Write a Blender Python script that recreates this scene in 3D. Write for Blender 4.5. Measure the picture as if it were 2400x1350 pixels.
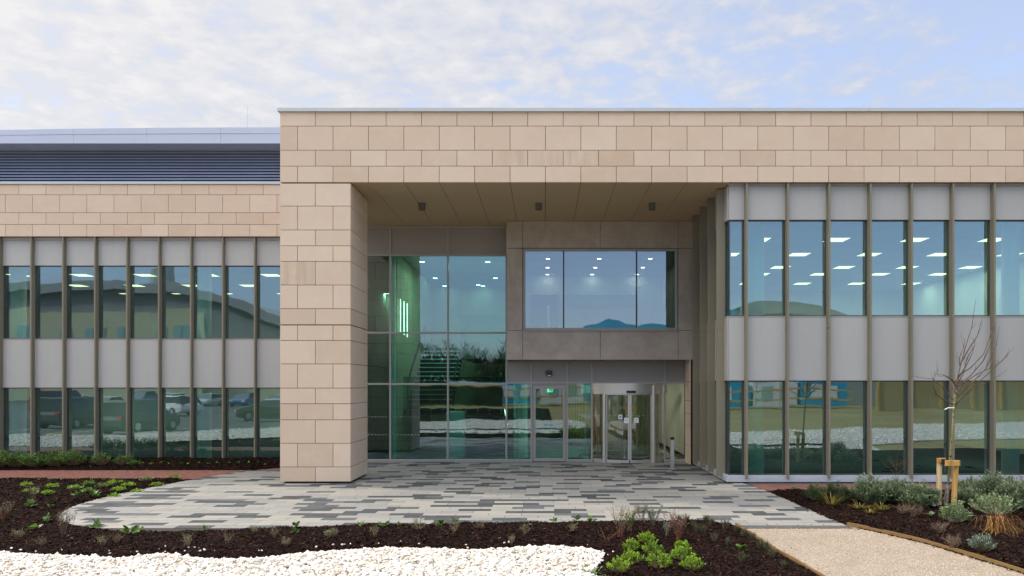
import bpy, math, random
import numpy as np
from mathutils import Vector, Matrix, noise as mnoise
R = math.radians
random.seed(7); rng = np.random.default_rng(11)
for o in list(bpy.data.objects): bpy.data.objects.remove(o)
SC = bpy.context.scene
COL = SC.collection

# ------------------------------------------------------------------ camera
H = 2.53; F = 1740.0; VX, VY = 1276.0, 900.0
cam_d = bpy.data.cameras.new('camera'); cam = bpy.data.objects.new('camera', cam_d); COL.objects.link(cam)
cam.location = (0, 0, H); cam.rotation_euler = (R(90), 0, 0)
cam_d.sensor_width = 36; cam_d.lens = F/2400*36
cam_d.shift_x = -(VX-1200)/2400; cam_d.shift_y = (VY-675)/2400
cam_d.clip_start = 0.1; cam_d.clip_end = 3000
SC.camera = cam

# ------------------------------------------------------------------ sky, sun, exposure
SUN_EL, SUN_AZ = 31.0, 18.0      # azimuth: degrees behind the facade line, sun to the left
sx, sy = -math.cos(R(SUN_AZ)), math.sin(R(SUN_AZ))
sd = Vector((sx*math.cos(R(SUN_EL)), sy*math.cos(R(SUN_EL)), math.sin(R(SUN_EL))))
sun_d = bpy.data.lights.new('sun', 'SUN'); sun = bpy.data.objects.new('sun', sun_d); COL.objects.link(sun)
sun.rotation_euler = sd.to_track_quat('Z', 'Y').to_euler()
sun_d.energy = 2.0; sun_d.angle = R(4.0); sun_d.color = (1.0, 0.92, 0.80)
SC.view_settings.view_transform = 'Standard'; SC.view_settings.look = 'None'
SC.view_settings.exposure = 1.05; SC.view_settings.gamma = 1
try: SC.view_settings.use_curve_mapping = False
except Exception: pass

world = bpy.data.worlds.new('World'); SC.world = world; world.use_nodes = True
wt = world.node_tree; wn = wt.nodes; wl = wt.links; wn.clear()
def WN(t, **k):
    n = wn.new(t)
    for a, b in k.items(): setattr(n, a, b)
    return n
sky = WN('ShaderNodeTexSky'); sky.sky_type = 'NISHITA'; sky.sun_disc = False
sky.sun_elevation = R(SUN_EL); sky.sun_rotation = math.atan2(sd.x, sd.y)
sky.air_density = 1.0; sky.dust_density = 0.6; sky.ozone_density = 1.5
tc = WN('ShaderNodeTexCoord'); sep = WN('ShaderNodeSeparateXYZ'); wl.new(tc.outputs['Generated'], sep.inputs[0])
def WM(op, a, b=None, c=None, clamp=False):
    n = WN('ShaderNodeMath', operation=op); n.use_clamp = clamp
    for i, v in enumerate((a, b, c)):
        if v is None: continue
        if isinstance(v, (int, float)): n.inputs[i].default_value = v
        else: wl.new(v, n.inputs[i])
    return n.outputs[0]
zc = WM('MAXIMUM', sep.outputs[2], 0.0)
zc = WM('ADD', zc, 0.10)
cx_ = WM('DIVIDE', sep.outputs[0], zc); cy_ = WM('DIVIDE', sep.outputs[1], zc)
cmb = WN('ShaderNodeCombineXYZ'); wl.new(cx_, cmb.inputs[0]); wl.new(cy_, cmb.inputs[1])
def WNoise(scale, detail, rough, dist=0.0):
    n = WN('ShaderNodeTexNoise'); n.inputs['Scale'].default_value = scale; n.inputs['Detail'].default_value = detail
    n.inputs['Roughness'].default_value = rough; n.inputs['Distortion'].default_value = dist
    wl.new(cmb.outputs[0], n.inputs['Vector']); return n.outputs['Fac']
n1 = WNoise(1.1, 6, 0.55, 0.3); n2 = WNoise(6.5, 6, 0.60, 0.25); n3 = WNoise(15.0, 4, 0.55, 0.3)
left = WM('MULTIPLY', sep.outputs[0], -0.45)            # thicker cloud towards the sun side
front = WM('MULTIPLY', sep.outputs[1], 0.24)
s = WM('ADD', WM('ADD', WM('MULTIPLY', n1, 0.7), WM('MULTIPLY', n2, 1.05)), WM('MULTIPLY', n3, 0.55)); s = WM('ADD', s, -0.36)
s = WM('ADD', WM('ADD', s, left), front)
s = WM('ADD', s, WM('MULTIPLY', sep.outputs[2], 0.35)); hs = WN('ShaderNodeMapRange'); hs.inputs['From Min'].default_value = .3; hs.inputs['From Max'].default_value = .6; wl.new(sep.outputs[2], hs.inputs['Value']); s = WM('ADD', s, WM('MULTIPLY', hs.outputs[0], 0.25))
mr = WN('ShaderNodeMapRange'); mr.interpolation_type = 'SMOOTHSTEP'
mr.inputs['From Min'].default_value = 0.80; mr.inputs['From Max'].default_value = 1.32
wl.new(s, mr.inputs['Value'])
cloud = WN('ShaderNodeMix', data_type='RGBA'); 
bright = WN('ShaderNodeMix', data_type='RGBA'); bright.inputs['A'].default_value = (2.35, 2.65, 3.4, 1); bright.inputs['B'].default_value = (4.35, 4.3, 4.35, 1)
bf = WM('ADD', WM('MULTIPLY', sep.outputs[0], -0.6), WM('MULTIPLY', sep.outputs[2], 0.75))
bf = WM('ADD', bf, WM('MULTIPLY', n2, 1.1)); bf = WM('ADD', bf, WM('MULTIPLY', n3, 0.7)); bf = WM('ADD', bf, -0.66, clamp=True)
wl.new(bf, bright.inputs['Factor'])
def SS(v, a, b):
    n = WN('ShaderNodeMapRange'); n.interpolation_type = 'SMOOTHSTEP'; n.inputs['From Min'].default_value = a; n.inputs['From Max'].default_value = b; wl.new(v, n.inputs['Value']); return n.outputs[0]
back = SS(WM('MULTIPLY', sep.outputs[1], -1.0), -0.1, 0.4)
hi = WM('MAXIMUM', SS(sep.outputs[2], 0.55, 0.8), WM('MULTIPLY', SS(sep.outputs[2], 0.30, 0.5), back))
lit = WN('ShaderNodeMix', data_type='RGBA'); lit.inputs['B'].default_value = (15.5, 15.3, 14.9, 1)     # unseen cloud overhead and behind the camera, brightened to light the facade
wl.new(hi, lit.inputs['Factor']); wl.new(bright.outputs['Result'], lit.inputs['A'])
skyg = WN('ShaderNodeMix', data_type='RGBA', blend_type='MULTIPLY'); skyg.inputs['Factor'].default_value = 1
skyg.inputs['B'].default_value = (.62, .62, .66, 1); wl.new(sky.outputs[0], skyg.inputs['A'])
skya = WN('ShaderNodeMix', data_type='RGBA', blend_type='ADD'); skya.inputs['Factor'].default_value = 1
skya.inputs['B'].default_value = (1.7, 1.85, 2.25, 1); wl.new(skyg.outputs['Result'], skya.inputs['A'])
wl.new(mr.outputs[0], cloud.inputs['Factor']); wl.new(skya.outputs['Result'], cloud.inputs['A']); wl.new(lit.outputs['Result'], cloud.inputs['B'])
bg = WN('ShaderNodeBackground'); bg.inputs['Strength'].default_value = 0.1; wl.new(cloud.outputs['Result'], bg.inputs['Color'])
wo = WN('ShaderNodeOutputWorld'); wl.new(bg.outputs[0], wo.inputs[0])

# ------------------------------------------------------------------ helpers
def P(px, py, d): return Vector(((px-VX)*d/F, d, H+(VY-py)*d/F))
def PX(px, d): return (px-VX)*d/F
def PZ(py, d): return H+(VY-py)*d/F
def G(px, py):
    d = H*F/(py-VY); return ((px-VX)*d/F, d)

def link(o, parent=None):
    COL.objects.link(o)
    if parent is not None: o.parent = parent
    return o
def tag(o, label=None, cat=None, group=None, kind=None):
    if label: o['label'] = label
    if cat: o['category'] = cat
    if group: o['group'] = group
    if kind: o['kind'] = kind
    return o
def thing(name, loc, label, cat, group=None, rz=0):
    o = bpy.data.objects.new(name, None); o.empty_display_size = 0.2; COL.objects.link(o)
    o.location = loc; o.rotation_euler = (0, 0, rz); return tag(o, label, cat, group)
def copy_tree(o, parent=None):
    c = o.copy(); COL.objects.link(c)
    if parent is not None: c.parent = parent
    for ch in list(o.children): copy_tree(ch, c)
    return c

class MB:
    def __init__(s): s.v = []; s.f = []; s.t = []
    def add(s, vs, fs, t=0.5):
        b = len(s.v); s.v += [tuple(v) for v in vs]; s.f += [tuple(b+i for i in f) for f in fs]; s.t += [t]*len(fs); return s
    def box(s, x0, x1, y0, y1, z0, z1, t=0.5):
        return s.add([(x0,y0,z0),(x1,y0,z0),(x1,y1,z0),(x0,y1,z0),(x0,y0,z1),(x1,y0,z1),(x1,y1,z1),(x0,y1,z1)],
              [(0,3,2,1),(4,5,6,7),(0,1,5,4),(1,2,6,5),(2,3,7,6),(3,0,4,7)], t)
    def prism(s, poly, z0, z1, t=0.5):
        n = len(poly)
        vs = [(x,y,z0) for x,y in poly]+[(x,y,z1) for x,y in poly]
        fs = [tuple(range(n))[::-1], tuple(range(n,2*n))]+[(i,(i+1)%n,(i+1)%n+n,i+n) for i in range(n)]
        return s.add(vs, fs, t)
    def tube(s, pts, rad, n=6, t=0.5, cap=True):
        pts = [Vector(p) for p in pts]
        if not isinstance(rad, (list, tuple)): rad = [rad]*len(pts)
        vs = []; fs = []
        for i, p in enumerate(pts):
            d = (pts[min(i+1,len(pts)-1)]-pts[max(i-1,0)])
            if d.length < 1e-9: d = Vector((0,0,1))
            d.normalize(); u = d.cross(Vector((0.13,1,0.07))); 
            if u.length < 1e-3: u = d.cross(Vector((1,0,0)))
            u.normalize(); w = d.cross(u)
            for k in range(n):
                a = 2*math.pi*k/n; vs.append(p+rad[i]*(math.cos(a)*u+math.sin(a)*w))
        for i in range(len(pts)-1):
            for k in range(n):
                fs.append((i*n+k, i*n+(k+1)%n, (i+1)*n+(k+1)%n, (i+1)*n+k))
        if cap: fs.append(tuple(range(n))[::-1]); fs.append(tuple((len(pts)-1)*n+k for k in range(n)))
        return s.add(vs, fs, t)
    def build(s, name, mat, parent=None, bevel=0, smooth=False, loc=None):
        me = bpy.data.meshes.new(name); me.from_pydata(s.v, [], s.f)
        a = me.attributes.new('tone', 'FLOAT', 'FACE'); a.data.foreach_set('value', np.array(s.t, dtype=np.float32))
        me.materials.append(mat)
        if smooth: me.polygons.foreach_set('use_smooth', [True]*len(me.polygons))
        me.update(); o = bpy.data.objects.new(name, me); link(o, parent)
        if loc: o.location = loc
        if bevel:
            m = o.modifiers.new('bevel', 'BEVEL'); m.width = bevel; m.segments = 2; m.limit_method = 'ANGLE'
        return o
def npmesh(name, V, Fc, mat, tone=None, parent=None, smooth=False):
    me = bpy.data.meshes.new(name)
    V = np.asarray(V, dtype=np.float32); Fc = np.asarray(Fc, dtype=np.int32); k = Fc.shape[1]
    me.vertices.add(len(V)); me.vertices.foreach_set('co', V.ravel())
    me.loops.add(Fc.size); me.loops.foreach_set('vertex_index', Fc.ravel())
    me.polygons.add(len(Fc)); me.polygons.foreach_set('loop_start', np.arange(0, Fc.size, k, dtype=np.int32))
    me.update(calc_edges=True); me.validate()
    if tone is not None:
        a = me.attributes.new('tone', 'FLOAT', 'FACE'); a.data.foreach_set('value', np.asarray(tone, dtype=np.float32))
    if smooth: me.polygons.foreach_set('use_smooth', [True]*len(me.polygons))
    me.materials.append(mat); o = bpy.data.objects.new(name, me); return link(o, parent)

# ------------------------------------------------------------------ materials
MATS = {}
class NT:
    def __init__(s, name):
        s.m = bpy.data.materials.new(name); s.m.use_nodes = True; s.n = s.m.node_tree.nodes; s.l = s.m.node_tree.links
        s.b = s.n['Principled BSDF']; s.out = s.n['Material Output']; MATS[name] = s.m
    def N(s, t, **k):
        n = s.n.new(t)
        for a, b in k.items():
            if a in ('inp',):
                for i, v in b.items():
                    if hasattr(v, 'is_linked') or isinstance(v, bpy.types.NodeSocket): s.l.new(v, n.inputs[i])
                    else: n.inputs[i].default_value = v
            else: setattr(n, a, b)
        return n
    def obj(s): return s.N('ShaderNodeTexCoord').outputs['Object']
    def pos(s): return s.N('ShaderNodeNewGeometry').outputs['Position']
    def noise(s, scale, detail=4, rough=0.5, vec=None, dist=0.0):
        n = s.N('ShaderNodeTexNoise', inp={'Scale': scale, 'Detail': detail, 'Roughness': rough, 'Distortion': dist})
        s.l.new(vec if vec is not None else s.pos(), n.inputs['Vector']); return n.outputs['Fac']
    def map(s, vec, scale): 
        n = s.N('ShaderNodeMapping'); n.inputs['Scale'].default_value = scale; s.l.new(vec, n.inputs['Vector']); return n.outputs[0]
    def mix(s, f, a, b, mode='MIX'):
        n = s.N('ShaderNodeMix', data_type='RGBA', blend_type=mode)
        for k, v in (('Factor', f), ('A', a), ('B', b)):
            if isinstance(v, bpy.types.NodeSocket): s.l.new(v, n.inputs[k])
            elif isinstance(v, tuple): n.inputs[k].default_value = (*v, 1)
            else: n.inputs[k].default_value = v
        return n.outputs['Result']
    def ramp(s, f, stops):
        n = s.N('ShaderNodeValToRGB'); s.l.new(f, n.inputs[0]); e = n.color_ramp.elements
        while len(e) > 1: e.remove(e[-1])
        for i, (p, c) in enumerate(stops):
            el = e[0] if i == 0 else e.new(p)
            el.position = p; el.color = (*c, 1)
        return n.outputs[0]
    def rng(s, f, a, b, c, d):
        n = s.N('ShaderNodeMapRange', inp={'From Min': a, 'From Max': b, 'To Min': c, 'To Max': d}); s.l.new(f, n.inputs['Value']); return n.outputs[0]
    def tone(s): return s.N('ShaderNodeAttribute', attribute_name='tone').outputs['Fac']
    def bump(s, h, strength=0.3, dist=0.01):
        n = s.N('ShaderNodeBump', inp={'Strength': strength, 'Distance': dist}); s.l.new(h, n.inputs['Height']); s.l.new(n.outputs[0], s.b.inputs['Normal']); return n
    def setc(s, c):
        if isinstance(c, bpy.types.NodeSocket): s.l.new(c, s.b.inputs['Base Color'])
        else: s.b.inputs['Base Color'].default_value = (*c, 1)
    def rough(s, r, spec=0.5, metal=0.0):
        if isinstance(r, bpy.types.NodeSocket): s.l.new(r, s.b.inputs['Roughness'])
        else: s.b.inputs['Roughness'].default_value = r
        s.b.inputs['Specular IOR Level'].default_value = spec; s.b.inputs['Metallic'].default_value = metal
        return s.m
def scalec(c, k): return tuple(x*k for x in c)
def painted(name, c, rough=0.45, spec=0.4, metal=0.0, var=0.06, nscale=0.8):
    m = NT(name); n = m.noise(nscale, 4, 0.6)
    m.setc(m.mix(m.rng(n, 0.3, 0.7, 0, 1), scalec(c, 1-var), scalec(c, 1+var)))
    n2 = m.noise(9, 3, 0.6); return m.rough(m.rng(n2, 0.2, 0.8, rough-0.07, rough+0.1), spec, metal)
def leafmat(name, cols, trans=0.25, rough=0.5):
    m = NT(name); t = m.tone()
    c = m.ramp(t, [(i/(len(cols)-1), col) for i, col in enumerate(cols)])
    c = m.mix(m.rng(m.noise(14, 2), .3, .7, 0, 0.35), c, scalec(cols[0], .7))
    m.setc(c); m.rough(rough, 0.35)
    tr = m.N('ShaderNodeBsdfTranslucent'); m.l.new(c, tr.inputs['Color'])
    mx = m.N('ShaderNodeMixShader'); mx.inputs[0].default_value = trans
    m.l.new(m.b.outputs[0], mx.inputs[1]); m.l.new(tr.outputs[0], mx.inputs[2]); m.l.new(mx.outputs[0], m.out.inputs['Surface'])
    return m.m

# stone cladding (tone per panel; tone>1 marks a streaked panel)
m = NT('stone'); t = m.tone()
tf_ = m.N('ShaderNodeMath', operation='FRACT', inp={0: t}).outputs[0]
base = m.ramp(tf_, [(0.0, (.57,.43,.32)), (0.3, (.62,.48,.37)), (0.6, (.65,.51,.40)), (1.0, (.69,.56,.45))])
n = m.noise(1.1, 6, 0.6, dist=0.6)
base = m.mix(m.rng(n, .42, .72, 0, .28), base, (.555,.41,.31))
n = m.noise(3.0, 5, 0.65); base = m.mix(m.rng(n, .5, .8, 0, .35), base, (.72,.60,.50))
fine = m.noise(60, 3, 0.6); base = m.mix(m.rng(fine, .3, .7, 0, .10), base, (.38,.27,.19))
st = m.noise(1.0, 4, 0.6, vec=m.map(m.pos(), (4.5, 4.5, 0.5)))
stf = m.N('ShaderNodeMath', operation='GREATER_THAN', inp={0: t, 1: 1.05}).outputs[0]
stm = m.N('ShaderNodeMath', operation='MULTIPLY', inp={0: stf, 1: m.rng(st, .40, .68, 0, .42)}).outputs[0]
base = m.mix(stm, base, (.37,.27,.17)); m.setc(base); m.bump(fine, 0.15, 0.003); m.rough(0.85, 0.25)
painted('joint', (.022,.017,.013), 0.9, 0.1)
painted('coping_metal', (.50,.53,.555), 0.4, 0.5, var=.04)
painted('fascia_metal', (.50,.54,.69), 0.35, 0.5, var=.03, nscale=.4)
painted('louvre_metal', (.30,.34,.46), 0.4, 0.5)
painted('dark_cavity', (.02,.018,.022), 0.8, 0.2)
painted('fin_bronze', (.215,.19,.14), 0.5, 0.4, var=.05)
m = NT('spandrel_grey'); oi = m.N('ShaderNodeObjectInfo').outputs['Random']
c = m.mix(oi, (.385,.38,.375), (.425,.42,.41)); c = m.mix(m.rng(m.noise(1, 5, .6, vec=m.map(m.pos(), (9, 9, .5))), .5, .75, 0, .22), c, (.30,.30,.30)); c = m.mix(m.rng(m.noise(2.2, 5, .6), .5, .8, 0, .2), c, (.46,.46,.46))
m.setc(c); m.bump(m.noise(.7, 2, .4), .35, .01); m.rough(m.rng(m.noise(5, 4, .6), .3, .7, .32, .5), .5)
painted('frame_grey', (.32,.31,.30), 0.4, 0.5, var=.04)
painted('frame_dark', (.045,.045,.05), 0.4, 0.5)
painted('sill_metal', (.42,.44,.48), 0.4, 0.5)
painted('soffit_panel', (.47,.355,.22), 0.6, 0.3, var=.04, nscale=.5)
m = NT('recess_panel'); n = m.noise(1.6, 6, 0.65, dist=.4)
c = m.mix(m.rng(n, .35, .7, 0, 1), (.34,.29,.25), (.44,.385,.335)); n2 = m.noise(7, 5, .7); c = m.mix(m.rng(n2, .5, .8, 0, .3), c, (.52,.47,.42))
m.setc(c); m.rough(0.7, 0.3)
painted('recess_metal', (.27,.25,.235), 0.45, 0.45, var=.03)
painted('white_paint', (.86,.87,.87), 0.6, 0.3); painted('wall_paint', (.62,.63,.58), 0.7, 0.3)
painted('ceiling_tile', (.62,.64,.66), 0.8, 0.2); painted('carpet', (.10,.11,.13), 0.95, 0.1)
painted('lobby_stone', (.62,.56,.44), 0.5, 0.4); painted('dark_door', (.05,.05,.07), 0.5, 0.4)
painted('steel', (.55,.56,.58), 0.28, 0.5, metal=.85); painted('black_plastic', (.012,.012,.015), 0.35, 0.5)
painted('lamp_grey', (.10,.10,.105), 0.5, 0.5)
painted('tread', (.30,.32,.31), 0.5, 0.3)

def glass(name, refl, trans, base_f=0.20, wave=0.5):
    m = NT(name); m.n.remove(m.b)
    lw = m.N('ShaderNodeFresnel', inp={'IOR': 1.52})
    f = m.N('ShaderNodeMath', operation='MULTIPLY_ADD', inp={1: 0.85, 2: base_f}); f.use_clamp = True; m.l.new(lw.outputs[0], f.inputs[0])
    n1 = m.noise(0.9, 2, 0.4); b = m.N('ShaderNodeBump', inp={'Strength': wave, 'Distance': 0.006}); m.l.new(n1, b.inputs['Height'])
    gl = m.N('ShaderNodeBsdfGlossy', inp={'Color': (*refl, 1), 'Roughness': 0.012}); m.l.new(b.outputs[0], gl.inputs['Normal'])
    tr = m.N('ShaderNodeBsdfTransparent', inp={'Color': (*trans, 1)})
    mx = m.N('ShaderNodeMixShader'); m.l.new(f.outputs[0], mx.inputs[0]); m.l.new(tr.outputs[0], mx.inputs[1]); m.l.new(gl.outputs[0], mx.inputs[2])
    m.l.new(mx.outputs[0], m.out.inputs['Surface']); return m.m
glass('office_glass', (.64,.82,.94), (.34,.70,.59), 0.27, .35)
glass('lobby_glass', (.66,.85,1.0), (.17,.62,.50), 0.21, .4)
glass('box_glass', (.72,.86,1.0), (.42,.62,.60), 0.27)
glass('door_glass', (.85,.93,1.0), (.62,.72,.62), 0.10, .3)
glass('clear_glass', (.6,.9,.8), (.30,.62,.50), 0.06, 0.2)
def emit(name, c, s):
    m = NT(name); m.setc((.8,.8,.8)); m.b.inputs['Emission Color'].default_value = (*c, 1); m.b.inputs['Emission Strength'].default_value = s; return m.m
emit('panel_light', (1,.70,.45), 1.7); emit('downlight', (1,.8,.7), 8.0); emit('exit_sign', (.05,.8,.3), 1.2); emit('tube_light', (1,.72,.6), 3.5)
painted('unlit_panel', (.55,.58,.60), 0.5, 0.3)

# ground materials
m = NT('mulch_soil'); n = m.noise(30, 6, .7); c = m.ramp(n, [(.3, (.005,.003,.003)), (.55, (.014,.008,.007)), (.75, (.035,.018,.013))]); m.setc(c); m.bump(n, .8, .03); m.rough(1, .02)
m = NT('mulch_chip'); t = m.tone(); c = m.ramp(t, [(0, (.006,.004,.004)), (.5, (.015,.009,.008)), (.8, (.032,.016,.012)), (.95, (.09,.04,.02)), (1, (.22,.15,.09))]); m.setc(c); m.rough(.95, .04)
m = NT('white_stone'); t = m.tone(); c = m.ramp(t, [(0, (.30,.22,.15)), (.25, (.52,.44,.36)), (.55, (.66,.61,.55)), (1, (.73,.70,.66))]); n = m.noise(40, 4, .6); c = m.mix(m.rng(n, .5, .75, 0, .3), c, (.6,.48,.38)); m.setc(c); m.rough(.8, .2)
m = NT('gravel_sheet'); v = m.N('ShaderNodeTexVoronoi', inp={'Scale': 14.0}); m.l.new(m.pos(), v.inputs['Vector'])
c = m.ramp(v.outputs['Distance'], [(0, (.62,.59,.54)), (.5, (.54,.50,.44)), (.8, (.30,.25,.2))]); m.setc(c)
inv = m.N('ShaderNodeMath', operation='SUBTRACT', inp={0: 1.0, 1: v.outputs['Distance']}).outputs[0]; m.bump(inv, 1.0, .06); m.rough(.85, .2)
m = NT('path_gravel'); n = m.noise(2.0, 6, .6); n3 = m.noise(90, 4, .7); n5 = m.noise(.9, 5, .7, dist=.5); v = m.N('ShaderNodeTexVoronoi', inp={'Scale': 55.0}); m.l.new(m.pos(), v.inputs['Vector'])
c = m.mix(m.rng(n, .3, .7, 0, 1), (.26,.215,.17), (.34,.285,.225)); c = m.mix(m.rng(n3, .35, .7, 0, .6), c, (.24,.175,.13))
vs = m.N('ShaderNodeSeparateColor'); m.l.new(v.outputs['Color'], vs.inputs[0]); c = m.mix(m.rng(vs.outputs[0], .8, 1, 0, .7), c, (.48,.41,.34)); c = m.mix(m.rng(vs.outputs[1], .9, 1, 0, .8), c, (.09,.06,.05))
c = m.mix(m.rng(n5, .48, .75, 0, .4), c, (.20,.155,.115)); m.setc(c); m.bump(n3, .7, .012); m.rough(.9, .2)
m = NT('paving_stone'); t = m.tone()
c = m.ramp(t, [(0, (.030,.034,.040)), (.14, (.048,.054,.062)), (.22, (.082,.087,.096)), (.24, (.11,.115,.125)), (.25, (.205,.202,.20)), (.55, (.24,.233,.222)), (.8, (.265,.253,.232)), (1, (.285,.266,.235))])
n = m.noise(5, 5, .65); c = m.mix(m.rng(n, .35, .75, 0, .08), c, (.38,.36,.33)); n2 = m.noise(120, 3, .6); c = m.mix(m.rng(n2, .4, .7, 0, .12), c, (.10,.10,.10))
n3 = m.noise(1.1, 4, .6); c = m.mix(m.rng(n3, .48, .8, 0, .3), c, (.17,.155,.135))
m.setc(c); m.bump(n2, .2, .002); m.rough(m.rng(n, .3, .7, .65, .85), .18)
painted('paving_joint', (.05,.045,.04), .9, .1)
m = NT('brick_paver')
mp = m.N('ShaderNodeMapping'); mp.inputs['Rotation'].default_value = (0, 0, R(45)); m.l.new(m.pos(), mp.inputs['Vector'])
bt = m.N('ShaderNodeTexBrick', inp={'Color1': (.17,.062,.048,1), 'Color2': (.27,.10,.07,1), 'Mortar': (.09,.06,.05,1), 'Scale': 1.0, 'Mortar Size': .006, 'Brick Width': .2, 'Row Height': .1}); m.l.new(mp.outputs[0], bt.inputs['Vector'])
n = m.noise(4, 5, .7); c = m.mix(m.rng(n, .45, .7, 0, .5), bt.outputs[0], (.10,.055,.055)); m.setc(c); m.rough(.75, .3)
m = NT('field_ground'); n = m.noise(.15, 6, .6); n2 = m.noise(3, 5, .7); c = m.mix(m.rng(n, .35, .65, 0, 1), (.19,.155,.06), (.28,.22,.105)); c = m.mix(m.rng(n2, .4, .7, 0, .4), c, (.05,.05,.02)); m.setc(c); m.rough(.95, .1)
m = NT('asphalt'); n = m.noise(50, 3, .6); n2 = m.noise(.5, 4, .6); c = m.mix(n, (.05,.05,.052), (.085,.085,.085)); c = m.mix(m.rng(n2, .4, .7, 0, .3), c, (.12,.12,.12)); m.setc(c); m.rough(.85, .3)
painted('slate_chip', (.05,.04,.06), .6, .3, var=.6, nscale=25)
m = NT('edging_wood'); n = m.noise(1, 5, .6, vec=m.map(m.pos(), (4, 4, 30))); c = m.mix(n, (.10,.057,.022), (.20,.125,.05)); m.setc(c); m.rough(.8, .2)
m = NT('stake_wood'); n = m.noise(1, 5, .6, vec=m.map(m.pos(), (14, 14, 1.6))); c = m.ramp(n, [(.3, (.50,.33,.13)), (.5, (.66,.50,.27)), (.7, (.74,.62,.38))]); v = m.noise(9, 2, .5); c = m.mix(m.rng(v, .68, .74, 0, 1), c, (.15,.07,.03)); m.setc(c); m.rough(.7, .3)
m = NT('stake_wood_orange'); n = m.noise(1, 5, .6, vec=m.map(m.pos(), (14, 14, 1.6))); c = m.ramp(n, [(.3, (.42,.19,.04)), (.5, (.58,.32,.09)), (.7, (.66,.46,.2))]); v = m.noise(9, 2, .5); c = m.mix(m.rng(v, .66, .72, 0, 1), c, (.12,.05,.02)); m.setc(c); m.rough(.7, .3)
m = NT('green_bark'); n = m.noise(1, 4, .6, vec=m.map(m.pos(), (20, 20, 3))); c = m.ramp(n, [(.3, (.13,.15,.04)), (.6, (.25,.24,.10)), (.8, (.33,.29,.2))]); v = m.noise(12, 2, .5); c = m.mix(m.rng(v, .62, .68, 0, 1), c, (.03,.02,.02)); m.setc(c); m.rough(.7, .3)
painted('twig', (.16,.105,.065), .7, .2, var=.3, nscale=6); painted('red_twig', (.17,.065,.035), .6, .3, var=.3, nscale=6)
painted('sage_stem', (.16,.17,.11), .8, .1); painted('pale_stem', (.42,.38,.28), .8, .1); painted('bark_dark', (.10,.065,.055), .7, .2, var=.3, nscale=6); painted('plastic_white', (.8,.8,.8), .4, .5)
leafmat('leaf_bright', [(.04,.10,.004), (.17,.34,.012), (.36,.54,.025)], .35)
leafmat('leaf_mid', [(.03,.07,.012), (.09,.18,.025), (.20,.32,.06)], .3)
leafmat('leaf_dark', [(.018,.035,.012), (.045,.085,.022), (.09,.14,.04)], .2)
leafmat('leaf_sage', [(.05,.09,.035), (.11,.17,.07), (.21,.28,.14), (.38,.40,.30)], .25)
leafmat('leaf_pale', [(.06,.16,.03), (.16,.26,.09), (.42,.42,.30)], .3)
leafmat('leaf_silver', [(.10,.14,.09), (.20,.27,.19), (.33,.40,.31)], .2)
leafmat('leaf_blue', [(.07,.12,.09), (.14,.22,.16), (.25,.35,.27)], .2)
leafmat('leaf_olive', [(.05,.055,.03), (.10,.11,.055), (.20,.19,.11)], .2)
leafmat('straw', [(.20,.09,.025), (.42,.22,.07), (.60,.40,.18)], .2)
leafmat('yellow_blade', [(.12,.13,.02), (.30,.24,.05), (.50,.34,.12)], .3)
leafmat('dried', [(.06,.035,.03), (.12,.08,.06), (.22,.17,.14)], .1)
def mat(n): return MATS[n]

# ------------------------------------------------------------------ ground regions
def catmull(pts, n=6, closed=False):
    out = []; N = len(pts)
    for i in range(N if closed else N-1):
        p0, p1, p2, p3 = (pts[(i-1)%N] if closed or i > 0 else pts[0]), pts[i], pts[(i+1)%N], (pts[(i+2)%N] if closed or i+2 < N else pts[-1])
        for k in range(n):
            t = k/n
            out.append(tuple(0.5*(2*p1[a]+(p2[a]-p0[a])*t+(2*p0[a]-5*p1[a]+4*p2[a]-p3[a])*t*t+(3*p1[a]-p0[a]-3*p2[a]+p3[a])*t**3) for a in (0,1)))
    if not closed: out.append(pts[-1])
    return out
left_edge = catmull([G(*q) for q in [(655,1097),(560,1106),(470,1120),(380,1137),(300,1153),(225,1170),(165,1189),(138,1208),(150,1226),(205,1239),(290,1248),(400,1250),(520,1247),(640,1241),(820,1234),(1000,1231),(1250,1228),(1500,1224),(1640,1222),(1700,1231)]], 5)
PAVE = [(-6.3, 24.05), (-6.75, 22.5)] + left_edge + [(3.42,13.28),(5.40,13.30),(5.33,15.5),(5.28,17.6),(5.08,18.95),(4.75,19.7),(4.75,24.05)]
PATH = [(3.42,13.30),(3.5,11.3),(3.62,9.8),(3.7,6),(3.6,0),(3.2,-6),(2.6,-14),(5.6,-14),(6.5,-6),(6.9,0),(6.75,6),(6.42,9.9),(6.08,11.75),(5.75,12.6),(5.42,13.30)]
gfront = catmull([G(*q) for q in [(0,1300),(110,1306),(200,1308),(260,1313),(310,1311),(385,1303),(460,1313),(560,1316),(625,1311),(740,1300),(860,1292),(950,1290),(1100,1294),(1200,1289),(1280,1285),(1370,1290),(1410,1300)]], 3)
GRAV_L = [(-60,15.5),(-60,19.4),(-30,19.3),(-19,18.9),(-15.5,17.6),(-11.5,13.4),(-9.4,11.6)] + gfront + [(.72,10.4),(.55,9.9),(.8,9.3),(1.6,8.2),(2.4,6),(2.6,0),(2.2,-3),(-5,-3.5),(-11,-.5),(-15,4),(-19,9.5),(-25,12.3),(-38,13.6)]
GRAV_R = [(7.8,9.3),(13,9.8),(14,6.2),(19,4.5),(32,1),(60,-4),(60,-22),(34,-12),(21,-6),(11,-2.4),(7.6,-2),(7.5,4)]
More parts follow.
